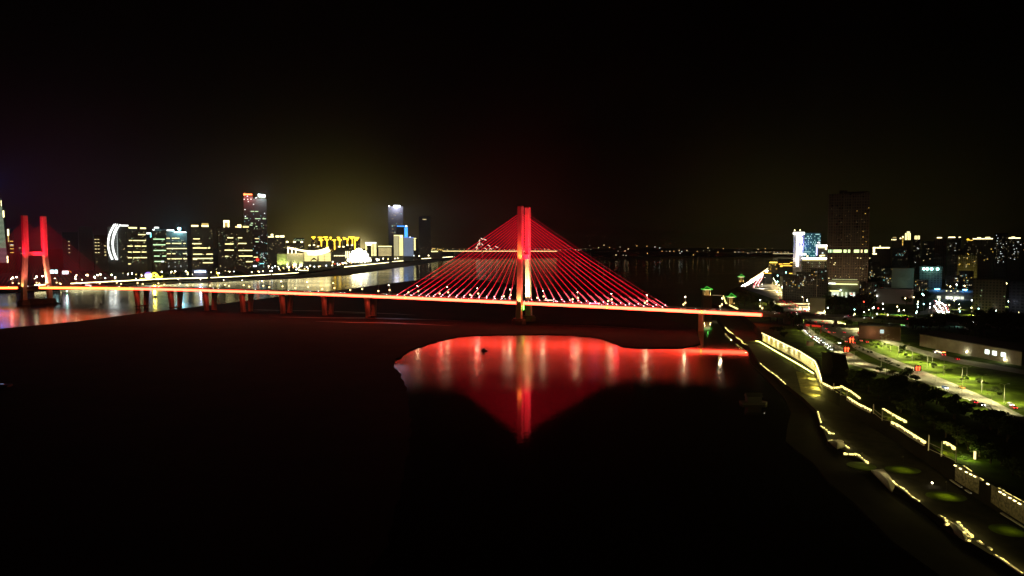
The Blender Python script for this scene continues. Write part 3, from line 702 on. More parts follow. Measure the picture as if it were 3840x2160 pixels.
s = Bld("office_tower", 919, 1004, 748, 2300, 45, F3, "tall dark office tower with a red sign and a white sign on its roof")
s.top(921, 954, 738, 748, F3, "parapet"); s.top(970, 1002, 732, 748, F3, "parapet")
SR = glow("sign_red", (1, .16, .04), 6)
b = MB(); b.tube([(s.lx(924), -s.dep / 2 - 1.5, s.lz(732)), (s.lx(924), -s.dep / 2 - 2.5, s.lz(732))], 4.0, 9); b.obj("logo_disc", SR, s.root)
for k in range(6): s.bar(928.4 + k * 4.0, 931.8 + k * 4.0, 729, 734.2, SR, "sign", 1.5)
s.bar(932, 936, 736.5, 740, glow("sign_pink", (1, .35, .5), 5), "sign", 1.5)
SWH = glow("sign_white", (.85, 1, 1), 5)
for k in range(5): s.bar(973.5 + k * 5.4, 978.4 + k * 5.4, 729 + k * .5, 738.5 + k * .5, SWH, "sign", 1.5)
s.bar(976, 983, 739, 742, BG, "sign", 1.2); s.bar(987, 999, 739, 743, BG, "sign", 1.2)
lamp_light("POINT", (s.lx(936), -42, s.lz(732)), 160000, (1, .05, .03), s.root, 2); lamp_light("POINT", (s.lx(985), -42, s.lz(733)), 160000, (.8, 1, 1), s.root, 2)
for x, y in ((922, 750), (935, 750), (947, 749), (937, 758), (956, 768), (924, 788), (925, 813), (996, 801), (964, 744), (968, 743)): s.bar(x - 1.8, x + 1.8, y - 1.8, y + 1.8, WW, "window")
for y, a, c in ((794, 945, 958), (794, 961, 973), (820, 922, 934), (821, 960, 978), (821, 988, 1001), (845, 940, 950), (850, 962, 968), (895, 958, 974), (907, 960, 972), (838, 944, 952)): s.band(a, c, y, WG if y != 895 else WY, 2.6)
s.wins(70, [WD, WG, WC, WW], 800, 1000)
s = Bld("podium_building", 948, 1006, 940, 2150, 30, F5, "glassy low building with dim blue glow and a red oval sign", group=TOW)
s.wins(34, [WC, WW, WG], 945, 1000, 955, 1004); b = MB(); b.ball((s.lx(966), -s.dep / 2 - 1, s.lz(974)), 5, 0, 9, 6, .8); b.obj("oval_sign", glow("sign_deep_red", (1, .02, .01), 3), s.root)
s.band(952, 968, 964, BY, 2.2); s.band(950, 962, 997, BW, 5); s.band(974, 990, 988, WC, 3)
s = Bld("apartment_tower", 1006, 1071, 892, 2400, 30, F2, "tower group with three small glowing crowns beside the tall office tower", group=TOW)
for a, c, t in ((1008, 1029, 884), (1036, 1050, 881), (1053, 1068, 880)):
    s.top(a, c, t + 3, 893, F2); s.bar(a, c, t + 3, 890, CY, "crown_light")
s.bar(1018, 1027, 878, 884, CY, "crown_light"); s.wins(46, [WD, WD, WY], 900, 995)
s = Bld("apartment_tower", 1074, 1142, 912, 2500, 30, F2, "lower tower row with three lit caps and green roof windows", group=TOW)
for x in (1079, 1106, 1133): s.top(x - 5, x + 5, 905, 913, F2); s.bar(x - 4.5, x + 4.5, 904.5, 910, CY, "crown_light")
s.wins(20, [WD, WY], 916, 940)
s = Bld("hotel_slab", 1104, 1142, 893, 2900, 30, F3, "distant slab with green lit windows behind the lower tower row", group=TOW); s.wins(16, [WG], 895, 902, 1106, 1140)
# netted theatre
gm = mat("theatre_net", (.40, .42, .22), .7, noise=(.05, .8, 1.1))
s = Bld("theatre", 1040, 1140, 952, 2150, 50, gm, "wedge-shaped theatre wrapped in a slanted green lit net beside the swooping hall", roof=True)
b = MB()
for k in range(26):
    x = -s.w / 2 + 6 + k * s.w / 30; b.tube([(x, -s.dep / 2 - .6, s.h - 1), (min(x + 24, s.w / 2), -s.dep / 2 - .6, 4)], .35, 4)
b.obj("facade_net", glow("net_light", (.85, .95, .25), .55), s.root)
for x in (1052, 1075, 1105, 1128): lamp_light("SPOT", (s.lx(x), -s.dep / 2 - 18, 2), 130000, (.85, 1, .35), s.root, 1, Vector((s.lx(x), -s.dep / 2, s.h * .6)), 95, 1)
# swooping convention hall
s = Bld("convention_hall", 1140, 1243, 946, 2150, 60, mat("hall_stone", (.7, .66, .55), .6), "brilliantly lit hall under a sagging swooping white roof", roof=False)
prof = [(1082, 926), (1100, 929), (1125, 935), (1150, 939), (1180, 940), (1205, 936), (1225, 929), (1233, 925)]
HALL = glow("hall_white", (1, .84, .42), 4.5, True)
for dyk, (o0, o1) in enumerate(((0, 6), (8, 12), (13, 17))):
    b = MB(); P_ = prof if dyk == 0 else [q for q in prof if q[0] >= 1140]
    b.loft([[(s.lx(x + dyk * 3), yy, s.lz(y + (o0 if top else o1))) for yy, top in ((-s.dep / 2 - 6, 1), (s.dep / 2, 1), (s.dep / 2, 0), (-s.dep / 2 - 6, 0))] for x, y in P_]); b.obj("roof", HALL, s.root)
for x in (1084, 1098, 1112): s.bar(x - 2, x + 2, 930, 950, HALL, "column", 2, 3)
s.top(1078, 1150, 949, 1000, mat("hall_stone", (.7, .66, .55)), "wing", 30)
HW = glow("hall_window", (1, .82, .30), 1.7, True)
for r_ in range(5):
    for a, c in ((1143, 1166), (1168, 1190), (1196, 1216), (1218, 1240)): s.bar(a, c, 950 + r_ * 6, 954.6 + r_ * 6, HW, "window_row")
b = MB(); b.tube([(s.lx(1165), -s.dep / 2 - 9, s.lz(978)), (s.lx(1178), -s.dep / 2 - 9, s.lz(968)), (s.lx(1192), -s.dep / 2 - 9, s.lz(978))], [1, 5, 1], 6); b.obj("entrance_canopy", GRASS, s.root)
# gold outlined towers
def gold(x0, x1, yt, lab, caps, legs, Y=2500):
    s = Bld("gold_trimmed_tower", x0, x1, yt + 4, Y, 30, F4, lab, group="towers with gold outlined roofs")
    for a, c, y in caps: s.bar(a, c, y - 2.2, y + 1.6, GOLD, "roof_outline", .6); s.bar((a + c) / 2 - 2.5, (a + c) / 2 + 2.5, y + 1.6, y + 7, GOLD, "roof_outline", .5)
    for x, a, c in legs: s.bar(x - 1.8, x + 1.8, a, c, GOLD, "edge_light", .5)
    s.wins(16, [WO, WD, WD], yt + 8, yt + 60)
gold(1168, 1188, 888, "narrow tower with one gold capped roof at the hall end of the gold row", [(1170, 1185, 890)], [])
gold(1192, 1216, 888, "tower with a gold cap and one long gold stripe, second in the gold row", [(1194, 1211, 891), (1198, 1214, 901)], [(1206.5, 896, 924)])
gold(1214, 1234, 888, "tower with twin gold caps and a long gold stripe near the hall roof", [(1214, 1231, 890), (1220, 1235, 899)], [(1228, 900, 932)])
gold(1236, 1264, 889, "broad tower with stepped gold caps, fourth in the gold row", [(1237, 1246, 891), (1248, 1262, 900)], [(1256, 902, 936)])
gold(1265, 1284, 888, "tower with stacked gold caps in the middle of the gold row", [(1265, 1276, 891), (1268, 1283, 900)], [(1275, 893, 930)])
gold(1286, 1298, 890, "slim tower with a small gold cap in the gold row", [(1287, 1296, 892)], [])
gold(1297, 1316, 893, "tower with gold cap and short gold stripe beside the brightest gold roof", [(1297, 1312, 897)], [(1304, 900, 922)])
gold(1310, 1352, 887, "widest gold tower with a long flat gold roof above the dazzling screen", [(1308, 1330, 890), (1326, 1348, 892), (1332, 1346, 896)], [(1323, 893, 920), (1332, 893, 936)])
for i, (x, y) in enumerate([(1162, 921), (1179, 920), (1194, 925), (1273, 926), (1289, 926), (1304, 920), (1321, 920)]):
    s = Bld("villa_block", x - 6, x + 6, y + 2, 2350, 14, F1, f"{nth(i)} of the seven low blocks with cream roof lamps, counting from the theatre", group="low blocks with cream roof lamps"); s.bar(x - 3.5, x + 3.5, y - 3, y + 2, CY, "roof_lamp", -3)
s = Bld("arcade_building", 1246, 1320, 944, 2200, 25, F1, "low arcade with a row of glowing round lamps beside the dazzling screen", group=TOW)
for k in range(8): s.bar(1254 + k * 6, 1257.5 + k * 6, 957, 960.5, CY, "window")
for k in range(4): s.bar(1296 + k * 6.5, 1299 + k * 6.5, 942, 968, glow("pillar_white", (1, .88, .5), 3, True), "lit_pillar")
# dazzling screen
s = Bld("screen_building", 1316, 1378, 938, 2150, 18, F2, "stage building carrying the dazzling white light screen on the far bank")
b = MB(); b.box((0, -s.dep / 2 - 1.2, s.lz(961)), (s.w * .86, 1, s.lz(942) - s.lz(980))); b.obj("led_screen", glow("led_screen", (1, .90, .52), 34, True), s.root)

for i, (x, y, r, lab) in enumerate([(1322, 962, 13, "added white glare disc on a pole at the hall end of the dazzling screen"), (1346, 946, 16, "tallest pole with the largest added white glare disc above the dazzling screen"), (1370, 960, 13, "added white glare disc on a pole at the framed block end of the screen"), (1338, 974, 12, "low added glare disc in front of the dazzling screen, towards the hall"), (1362, 978, 11, "low added glare disc in front of the dazzling screen, towards the framed block"), (1384, 972, 7, "small added glare disc beside the framed block"), (1308, 976, 7, "small added glare disc beside the lit pillars")]):
    q = at(x, y, 3650); kk = q.y / F; t = thing("glare_disc_pole", (q.x, q.y, LZ), lab, "floodlight", "added glare discs around the dazzling screen")  # added discs imitate the soft glare round the screen
    b = MB(); b.tube([(0, 0, 0), (0, 0, q.z - LZ)], [1.2, .7], 6); b.obj("mast", PALE, t)
    b = MB(); b.loft([[(r * kk * rr * math.cos(a_ * .524), -yy, q.z - LZ + r * kk * rr * math.sin(a_ * .524)) for a_ in range(12)] for rr, yy in ((.75, 0), (1, 1.5), (.9, 4), (.3, 6))]); b.obj("glare_disc", glow("glare_white", (1, .93, .62), 7, True), t)
# framed block, grid block, tall dark tower, blue ladder, cream, glass
s = Bld("framed_building", 1371, 1413, 910, 2300, 25, F2, "block outlined by a white lit frame with a dark middle", group=TOW)
s.band(1371, 1412, 911, BW, 4.5, "roof_light")
for r_ in range(10):
    s.bar(1371, 1377, 915 + r_ * 4.6, 918 + r_ * 4.6, BY, "window_row"); s.bar(1393, 1398, 915 + r_ * 4.6, 918 + r_ * 4.6, BY, "window_row"); s.bar(1401, 1412, 915 + r_ * 4.6, 917.6 + r_ * 4.6, BY, "window_row")
s.bar(1377, 1393, 916, 920, BW, "window_row")
s = Bld("grid_window_building", 1418, 1471, 924, 2300, 25, F1, "broad block with a full grid of yellow windows and a lit eave", group=TOW)
s.band(1419, 1470, 924, BY, 3.4, "roof_light")
for r_ in range(7):
    for c_ in range(11): s.bar(1421 + c_ * 4.4, 1423.6 + c_ * 4.4, 930 + r_ * 4.4, 932.4 + r_ * 4.4, WY, "window")
s = Bld("office_tower", 1458, 1513, 776, 2600, 45, F3, "tall dim tower with two white signs glowing at its top")
b = MB(); b.ball((s.lx(1462), -s.dep / 2 - 1, s.lz(775)), 4.5); b.obj("logo_lamp", glow("sign_bluewhite", (.8, .85, 1), 10), s.root)
for k in range(6): s.bar(1478.5 + k * 4, 1482 + k * 4, 771.5, 778.5, glow("sign_bluewhite", (.8, .85, 1), 10), "sign", 1.5)
lamp_light("POINT", (s.lx(1488), -90, s.lz(776)), 1300000, (.72, .72, 1), s.root, 3)
for y, a, c in ((800, 1484, 1496), (788, 1464, 1470), (808, 1478, 1486), (822, 1470, 1477), (846, 1470, 1484), (860, 1471, 1478), (873, 1470, 1486)): s.band(a, c, y, WD, 1.8)
s.wins(26, [WD, WD, WC], 785, 880)
s = Bld("blue_lit_tower", 1488, 1530, 850, 2450, 30, F5, "tower with a dotted blue roof line and a blue ladder of lights", group=TOW)
for k in range(7): s.bar(1491 + k * 4.6, 1493.4 + k * 4.6, 848, 850.6, BLUE, "roof_lamp", .6)
s.band(1490, 1528, 847, glow("blue_dim", (.03, .2, .7), 1.4), 2, "roof_light"); s.bar(1522, 1528, 846, 851, BW, "roof_lamp", 1)
for k in range(11): s.bar(1518, 1530, 854 + k * 3.6, 855.8 + k * 3.6, BLUE, "light_band")
s = Bld("cream_tower", 1477, 1513, 883, 2300, 25, mat("cream_stone", (.6, .55, .4), .7), "cream floodlit tower with yellow window rows on one side", group=TOW)
s.bar(1478, 1496, 885, 960, glow("cream_flood_glow", (1, .88, .45), .55), "floodlit_wall_glow", .2)  # glowing panel stands in for floodlight on this wall side
for k in range(18): s.bar(1498, 1512, 884 + k * 4.2, 886.2 + k * 4.2, BY, "window_row")
s.band(1478, 1512, 883, BY, 2.4, "roof_light"); s.bar(1503, 1508, 884, 890, BW, "roof_lamp", .9)
s = Bld("glass_tower", 1513, 1552, 891, 2250, 25, F5, "blue grey glass tower with a white star lamp on its roof edge", group=TOW)
for k in range(17): s.bar(1514, 1551, 894 + k * 4, 895.5 + k * 4, glow("glass_line", (.55, .68, .95), .75), "window_row")
s.band(1514, 1552, 891, glow("blue_line", (.2, .35, 1), 1.6), 1.6, "roof_light"); b = MB(); b.ball((s.lx(1539), -s.dep / 2 - 1, s.lz(889)), 3); b.obj("star_lamp", BW, s.root)
s = Bld("office_tower", 1553, 1566, 896, 2350, 15, F2, "thin tower with a lit yellow edge behind the glass tower", group=TOW)
for k in range(14): s.bar(1553, 1559, 897 + k * 3, 899 + k * 3, BY, "window_row")
s.band(1552, 1562, 894, BY, 2.2, "roof_light")
s = Bld("apartment_tower", 1572, 1616, 812, 2900, 30, F3, "barely visible dark tower with three tiny lit windows near the cables", group=TOW)
for x in (1588, 1593, 1598): s.bar(x - 2, x + 2, 822.5, 824.3, WY, "window")
s.wins(8, [WD], 890, 935)
s = Bld("waterfront_pavilion", 1617, 1660, 930, 5400, 60, F1, "low lit waterfront pavilion where the distant bridge meets the bank"); s.wins(24, [WO, WY], 931, 938); s.band(1618, 1642, 943, BY, 3)

# ------------------------------------------------------------------ distant bridge
f0, f1 = at(1618, 942, 6000), at(2240, 942.5, 6500)
fb = thing("distant_bridge", (f0.x, f0.y, 0), "distant low bridge with a line of lights and a fishbone lit mast", "bridge")
o0 = Vector((f0.x, f0.y, 0)); e1 = at(3080, 950, 7000)
b = MB(); b.strip([f0 - o0, f1 - o0, e1 - o0], 30, 6); b.obj("deck", DCONC, fb)
b = MB(); b.strip([f0 - o0 + Vector((0, -16, 1)), (f0.lerp(f1, .74)) - o0 + Vector((0, -16, 1))], 3, 5); b.obj("light_strip", glow("far_bridge_line", (1, .80, .30), 2.4), fb)
b = MB(); b.strip([at(2895, 951, 6900) - o0 + Vector((0, -30, 0)), at(2972, 951, 6950) - o0 + Vector((0, -30, 0))], 3, 4); b.obj("light_strip", glow("far_bridge_line_dim", (1, .85, .4), 1.4), fb)
for k in range(12):
    q = f0.lerp(f1, (k + .5) / 12) - o0; b = MB(); b.box((q.x, q.y, q.z / 2), (12, 12, q.z)); b.obj("pier", DCONC, fb)
mst = at(1808, 942, 6100) - o0; tp = at(1797, 896, 6100) - o0
b = MB(); b.tube([mst - Vector((0, 0, mst.z)), mst, tp], [6, 5, 3], 6); b.obj("mast", WHITEC, fb)
FB_ = glow("fishbone_light", (1, .85, .60), 1.7)
for (x0, y0, x1, y1) in [(1803, 893, 1812, 898), (1814, 896, 1824, 901), (1796, 906, 1800, 899), (1790, 921, 1795, 912), (1806, 914, 1812, 920), (1784, 930, 1790, 924), (1829, 918, 1838, 924), (1818, 930, 1826, 937), (1857, 924, 1868, 929), (1836, 930, 1845, 935), (1787, 936, 1791, 928), (1797, 920, 1799, 908)]:
    b = MB(); b.tube([at(x0, y0, 6080) - o0, at(x1, y1, 6080) - o0], 2.6, 4); b.obj("stay_light", FB_, fb)

# ------------------------------------------------------------------ far lamps (each a mast with a lit head)
def mast_mesh(h, r, m, n="shore_lamp"):
    b = MB(); b.tube([(0, 0, 0), (0, 0, h)], max(.08, r * .12), 4, 0); b.ball((0, 0, h + r * .6), r, 1, 6, 4)
    return b.mesh(n, [PALE, m])
LM = [(1558, "the blue glass tower"), (1460, "the grid window block"), (1346, "the dazzling screen"), (1200, "the swooping hall"), (1080, "the netted theatre"), (965, "the tall office tower"), (850, "the cream crowned tower"), (760, "the twin crowned tower"), (665, "the cyan star tower"), (580, "the dragon lantern"), (440, "the crescent building"), (300, "the dark red slab"), (140, "the far pylon"), (1650, "the distant bridge end")]
def autolabel(items, desc, rel, cat, group, lms=LM):
    """items: (object, px); label = ordinal counted outward from the landmark the thing stands at"""
    by = {}
    for o, px in items: by.setdefault(min(lms, key=lambda l: abs(l[0] - px))[1], []).append((px, o))
    for nm, l in by.items():
        for i, (px, o) in enumerate(sorted(l, key=lambda q: q[0])): tag(o, f"{nth(i)} {desc} from the left {rel} {nm}", cat, group)
items = []; rnd = random.Random(3)
fl = [(2055, 935), (2090, 939), (2128, 920), (2170, 938), (2211, 921), (2245, 929), (2265, 919), (2286, 928), (2318, 942), (2325, 927), (2344, 941), (2356, 934), (2388, 922), (2310, 956), (2337, 957), (2348, 958), (2426, 923), (2428, 950), (2456, 926), (2474, 930), (2483, 942), (2499, 942), (2512, 942), (2527, 942), (2547, 939), (2550, 950), (2557, 943), (2576, 939), (2600, 956), (2615, 943), (2638, 940), (2655, 930), (2661, 939), (2692, 946), (2712, 932), (2756, 945), (2771, 945), (2787, 945), (2804, 949), (2820, 945), (2836, 946), (2843, 935), (2853, 945), (2870, 945), (2870, 932), (2887, 945), (2903, 945), (2916, 946), (2929, 946), (2944, 945), (2955, 946), (2896, 931)]
for x in range(1624, 2230, 19): fl.append((x + rnd.uniform(-4, 4), 934 + rnd.uniform(-2, 3)))
LMF = [(1650, "the distant bridge end"), (1808, "the fishbone mast"), (2100, "the tall pylon cables"), (2300, "the open far shore"), (2480, "the end of the red cables"), (2640, "the green roofed pavilion"), (2770, "the riverside road"), (2920, "the hospital sign tower")]
ms_ = [mast_mesh(14, 2.6, glow("shore_lamp_" + n_, c_, s_)) for n_, c_, s_ in (("warm", (1, .75, .35), 3.5), ("amber", (1, .55, .15), 2.5), ("white", (.9, .95, .85), 2.4), ("dim", (1, .8, .5), 1.0))]
for x, y in fl:
    Y = 5700 if y < 950 else 4900; p = at(x, y, Y + rnd.uniform(0, 500)); h = 14
    me = rnd.choices(ms_, [3, 2, 1.5, 3])[0]
    if (x, y) in ((2225, 928), (2245, 929), (2576, 939), (2512, 942)): me = ms_[0]
    o = link("shore_lamp", me, None, (p.x, p.y, p.z - h - 1.5)); items.append((o, x))
autolabel(items, "lamp on the far shore", "beyond", "lamp", "lamps along the far shore", LMF)
# promenade lamps along the left bank
items = []
pm = [mast_mesh(7, 1.7, glow("promenade_lamp_" + n_, c_, s_), "promenade_lamp") for n_, c_, s_ in (("warm", (1, .85, .5), 7), ("white", (.9, 1, .95), 7), ("gold", (1, .7, .2), 5), ("red", (1, .08, .03), 3))]
def bank_line(px): return float(np.interp(px, [0, 248, 640, 900, 1120, 1291, 1457, 1563, 1705], [1076, 1063, 1044, 1034, 1022, 1000, 984, 975, 963]))
for k in range(150):
    x = rnd.triangular(560, 1700, 1330) if k > 40 else rnd.uniform(200, 1250)
    y = bank_line(x) - rnd.uniform(2, 9 + 26 * (x < 1250) * rnd.random())
    p = ground(x, y + 2.5, LZ); 
    if p.y > 5600: continue
    sc = p.y / 1900
    o = link("promenade_lamp", rnd.choices(pm, [5, 3, 3, .5])[0], None, p); o.scale = (sc,) * 3; items.append((o, x))
autolabel(items, "bank lamp", "by", "street lamp", "lamps along the far bank promenade")
items = []
for (x, y) in [(160, 1034), (284, 1035), (325, 1030), (355, 1037), (366, 1030), (377, 1028), (419, 1029), (432, 1038), (480, 1027), (495, 1024), (375, 1005), (607, 1018), (657, 1016), (697, 1016), (822 + 33, 1006), (894, 1006), (924, 1003), (934, 1004), (968, 1004), (1007, 997), (138, 1036), (48, 1040), (62, 1038)]:
    p = ground(x, y + 12, LZ); Y = p.y; q = at(x, y, Y); h = q.z - LZ - 1
    b = MB(); b.tube([(0, 0, 0), (0, 0, h)], .22, 5); b.box((0, 0, h), (2.6, .3, .25)); 
    b.ball((0, -.4, h), 1.5, 1, 6, 4); me = b.mesh("tall_lamp", [PALE, LENS]); o = link("tall_lamp", me, None, (q.x, q.y, LZ)); items.append((o, x))
autolabel(items, "tall white road lamp", "at", "street lamp", "tall road lamps behind the far bank")
# bank edge light line and terrace
def light_line(name, label, cat, l, z, w, h, m, wallh=2.4, off=-.6, rough=.3):
    pp = pts(l, z) if not isinstance(l[0], Vector) else l
    c = pp[0]; t = thing(name, (c.x, c.y, 0), label, cat); o0 = Vector((c.x, c.y, 0))
    b = MB(); b.strip([p - o0 + Vector((0, 0, -wallh / 2)) for p in pp], .8, wallh); b.obj("parapet", CONC, t)
    rj = random.Random(len(label)); q = [pp[0]]
    for a, e in zip(pp, pp[1:]):
        n = max(1, int((e - a).length / max(1.1, a.y / 420)))
        q += [a.lerp(e, (k + 1) / n) for k in range(n)]
    b = MB(); rings = []
    for i, v in enumerate(q):
        d = (q[min(i + 1, len(q) - 1)] - q[max(i - 1, 0)]); d.z = 0; d.normalize(); sc = rj.uniform(1 - rough, 1 + rough * .5)
        a = Vector((d.y, -d.x, 0)) * w / 2 * sc; hh = Vector((0, 0, h / 2 * sc)); c_ = v - o0 + Vector((rj.uniform(-.1, .1), off, -.1 + rj.uniform(-.1, .1) * rough * 2))
        rings.append([c_ - a - hh, c_ + a - hh, c_ + a + hh, c_ - a + hh])
    if rough < .6: b.loft(rings); b.obj("light_strip", m, t); return t
    for i in range(len(rings) - 1):                                   # separate luminaires with dark gaps
        if rj.random() < .12 and len(rings) > 4: continue
        f = rj.uniform(.45, .9); mid = [x.lerp(y, f) for x, y in zip(rings[i], rings[i + 1])]
        b = MB(); b.loft([rings[i], mid]); b.obj("light_strip", m, t)
    return t
BANKL = glow("bank_line_light", (1, .88, .42), 7)
light_line("river_parapet", "long parapet with a bright yellow light line below the dragon lantern", "parapet", [(130, 1069), (248, 1064), (420, 1055), (640, 1044), (778, 1042)], 9.4, 1, 1.6, BANKL)
light_line("river_parapet", "parapet with a thin yellow light line below the twin crowned tower", "parapet", [(790, 1041), (900, 1036), (1015, 1029)], 9.4, 1, 1.3, BANKL)
light_line("river_parapet", "short lit parapet below the tall office tower", "parapet", [(1022, 1029), (1070, 1026), (1119, 1022)], 9.4, 1, 1.4, BANKL)
light_line("river_parapet", "lit parapet on the quay below the dazzling screen", "parapet", [(1291, 1001), (1350, 995), (1457, 984)], 9.4, 1.4, 2.4, BANKL)
light_line("river_parapet", "lit parapet below the blue glass tower", "parapet", [(1472, 981), (1563, 974)], 9.4, 1.4, 2, BANKL)
light_line("river_parapet", "far lit parapet near the distant bridge end", "parapet", [(1581, 970), (1640, 967), (1705, 962)], 9.4, 2, 3, BANKL)
b0 = ground(1140, 1024, 3); t = thing("ferry_landing", b0, "ferry landing with a lit flat roof on the dark quay", "landing")
b = MB(); b.box((0, 0, 9.5), (34, 12, 1)); b.obj("roof", DCONC, t)
b = MB(); b.box((0, -6.3, 9.6), (34, .5, 1.3)); b.obj("light_strip", BANKL, t)
for x in (-9, 14):
    b = MB(); b.box((x, -4, 4), (.8, .8, 10)); b.obj("post", CONC, t)
b = MB(); b.box((3, -8, -1), (30, 6, 1)); b.obj("pontoon", DCONC, t); b = MB(); b.box((3, -11.2, -.6), (26, .3, .6)); b.obj("light_strip", glow("landing_dim", (1, .85, .4), .9), t)
# festival lantern: globe and dragon humps
q = ground(556, 1048, LZ); kq = q.y / F
t = thing("globe_lantern", q, "big glowing white and violet globe lantern on the far bank", "lantern")
b = MB(); b.ball((0, 0, 15 * kq), 12.2 * kq, 0, 14, 10, 1.05); b.obj("globe", glow("globe_white", (.86, .84, 1), 1.6), t)
b = MB(); rr = 12.3 * kq; b.loft([[(rr * math.sin(th) * math.cos(a * math.pi / 7) * 1.01, rr * math.sin(th) * math.sin(a * math.pi / 7) * 1.01, 15 * kq + rr * 1.06 * math.cos(th)) for a in range(14)] for th in (.05, .4, .8, 1.0)]); b.obj("globe_cap", glow("globe_violet", (.28, .14, 1), 2.2), t)
b = MB(); b.prism([(x * kq, y * kq) for x, y in ((-30, -4), (16, -4), (16, 6), (-30, 6))], 0, 4.5 * kq); b.obj("plinth", glow("plinth_gold", (1, .75, .15), 2.4, True), t)
q = ground(588, 1047, LZ); t = thing("dragon_lantern", q, "glowing yellow lantern shaped as a looping dragon body", "lantern")
YL = glow("lantern_yellow", (1, .80, .04), 3.2, True)
def hump(pp, r): b = MB(); b.tube([(x * kq, yy * kq, z * kq) for x, yy, z in pp], [k * kq for k in r], 7); b.obj("body_loop", YL, t)
hump([(-24, 0, 3), (-20, 0, 14), (-14, 0, 22), (-8, 0, 24), (-2, 0, 21), (3, 0, 15), (8, 0, 9), (14, 0, 6), (19, 0, 8), (21, 0, 14)], [3, 3, 3, 3, 3, 2.8, 2.5, 2.2, 2, 1])
hump([(-20, -3, 2), (-16, -3, 9), (-10, -3, 13), (-4, -3, 11), (1, -3, 5), (8, -3, 3), (18, -3, 3)], [2.4] * 7)
lamp_light("POINT", (0, -12, 12), 130000, (1, .72, .1), t, 3)
q = ground(812, 1040, LZ); k2 = q.y / F; t = thing("a_frame_sculpture", q, "yellow lit A-shaped sculpture on the far bank", "sculpture")
for s_, m_ in ((1, glow("a_frame_yellow", (1, .78, .04), 2.4)), (-1, mat("a_frame_dark", (.3, .25, .12)))):
    b = MB(); b.tube([(0, 0, 22 * k2), (s_ * 9 * k2, 0, 0)], [1.6 * k2, 1.2 * k2], 5); b.obj("sculpture_leg", m_, t)
s = Bld("mall_building", 722, 778, 1012, 1850, 30, F3, "low dark building with a long blue white sign of seven characters", group=TOW)
for k in range(7): s.bar(729 + k * 6.1 + (k > 3) * 1.2, 733.6 + k * 6.1 + (k > 3) * 1.2, 1015, 1021.5, glow("sign_bluewhite2", (.65, .80, 1), 4.5), "sign", .5)
lamp_light("POINT", (0, -24, s.lz(1016)), 26000, (.5, .6, 1), s.root, 1)
s = Bld("billboard_building", 160, 222, 1003, 1500, 16, F3, "building with big cyan white screen panels between the far pylon legs", group=TOW)
SC = glow("screen_cyan", (.55, 1, 1), 4)
for a, c in ((168, 174), (186, 202), (205, 215)): s.bar(a, c, 1012, 1025, SC, "screen_panel")
s = Bld("billboard_building", 228, 262, 1010, 1500, 12, F3, "small building with one white screen beside the far pylon", group=TOW)
s.bar(233, 255, 1016, 1027, glow("screen_pinkwhite", (1, .88, 1), 4.5), "screen_panel")
for k in range(4): s.bar(256 + k * 3, 258.5 + k * 3, 1013 + k * 2, 1017 + k * 2, glow("sign_orange", (1, .3, .06), 1.2), "sign", .8)

# ------------------------------------------------------------------ trees
LEAF = mat("leaf_dark", (.045, .065, .02), .85); LEAF2 = mat("leaf_light", (.075, .105, .03), .85); BARK = mat("bark", (.07, .055, .04), .9)
def tree_meshes(seed, h=10, r=4.2, n=900, tall=1.0):
    rd = random.Random(seed); t = MB()
    t.tube([(0, 0, 0), (.1, .05, h * .25), (.2, 0, h * .5), (.1, .1, h * .75)], [r * .08, r * .065, r * .05, r * .02], 6)
    for k in range(5):
        a = k * 1.26 + rd.random(); t.tube([(.15, 0, h * (.3 + .07 * k)), (math.cos(a) * r * .35, math.sin(a) * r * .35, h * (.45 + .07 * k)), (math.cos(a) * r * .6, math.sin(a) * r * .6, h * (.55 + .07 * k))], [r * .035, r * .025, r * .01], 5)
    c = MB(); lobes = []
    for k in range(11):
        a = rd.uniform(0, 6.28); q = rd.uniform(.15, .72) * r; lobes.append((math.cos(a) * q, math.sin(a) * q, h * rd.uniform(.42, .92), rd.uniform(.28, .46) * r))
    lobes.append((0, 0, h * .72, r * .5))
    for i in range(n):
        x, y, z, lr = rd.choice(lobes); v = Vector((rd.gauss(0, 1), rd.gauss(0, 1), rd.gauss(0, 1))).normalized() * lr * rd.uniform(.55, 1.05)
        p = Vector((x, y, z)) + v * (1, 1)[0]; s_ = rd.uniform(.25, .55) * r / 4.2
        nrm = (v + Vector((rd.gauss(0, .6) * lr, rd.gauss(0, .6) * lr, rd.gauss(0, .6) * lr))).normalized()
        a = nrm.orthogonal().normalized() * s_; b = nrm.cross(a).normalized() * s_ * .7
        c.add([p - a, p + b, p + a, p - b], [(0, 1, 2, 3)], 1 if rd.random() < .3 else 0)
    return t.mesh("trunk", BARK), c.mesh("crown", [LEAF, LEAF2])
TREES = [tree_meshes(k, 10, 4.4, 850) for k in range(4)]
def tree(p, h, w, label=None, group=None, cat="tree"):
    o = bpy.data.objects.new("tree", None); COL.objects.link(o); o.location = p
    k = random.randrange(4); o.rotation_euler.z = random.uniform(0, 6.28); o.scale = (w / 8.8, w / 8.8, h / 10)
    link("trunk", TREES[k][0], o); link("crown", TREES[k][1], o)
    if label: tag(o, label, cat, group)
    return o
items = []
for k in range(64):
    x = 470 + k * 19 + rnd.uniform(-6, 6)
    y = bank_line(x) - rnd.uniform(1, 7) - (12 if k % 3 == 0 and x < 1250 else 0); p = ground(x, y, LZ)
    if p.y > 5200: continue
    items.append((tree(p, rnd.uniform(11, 17), rnd.uniform(15, 26)), x))
autolabel(items, "dark bank tree", "before", "tree", "trees along the far bank")

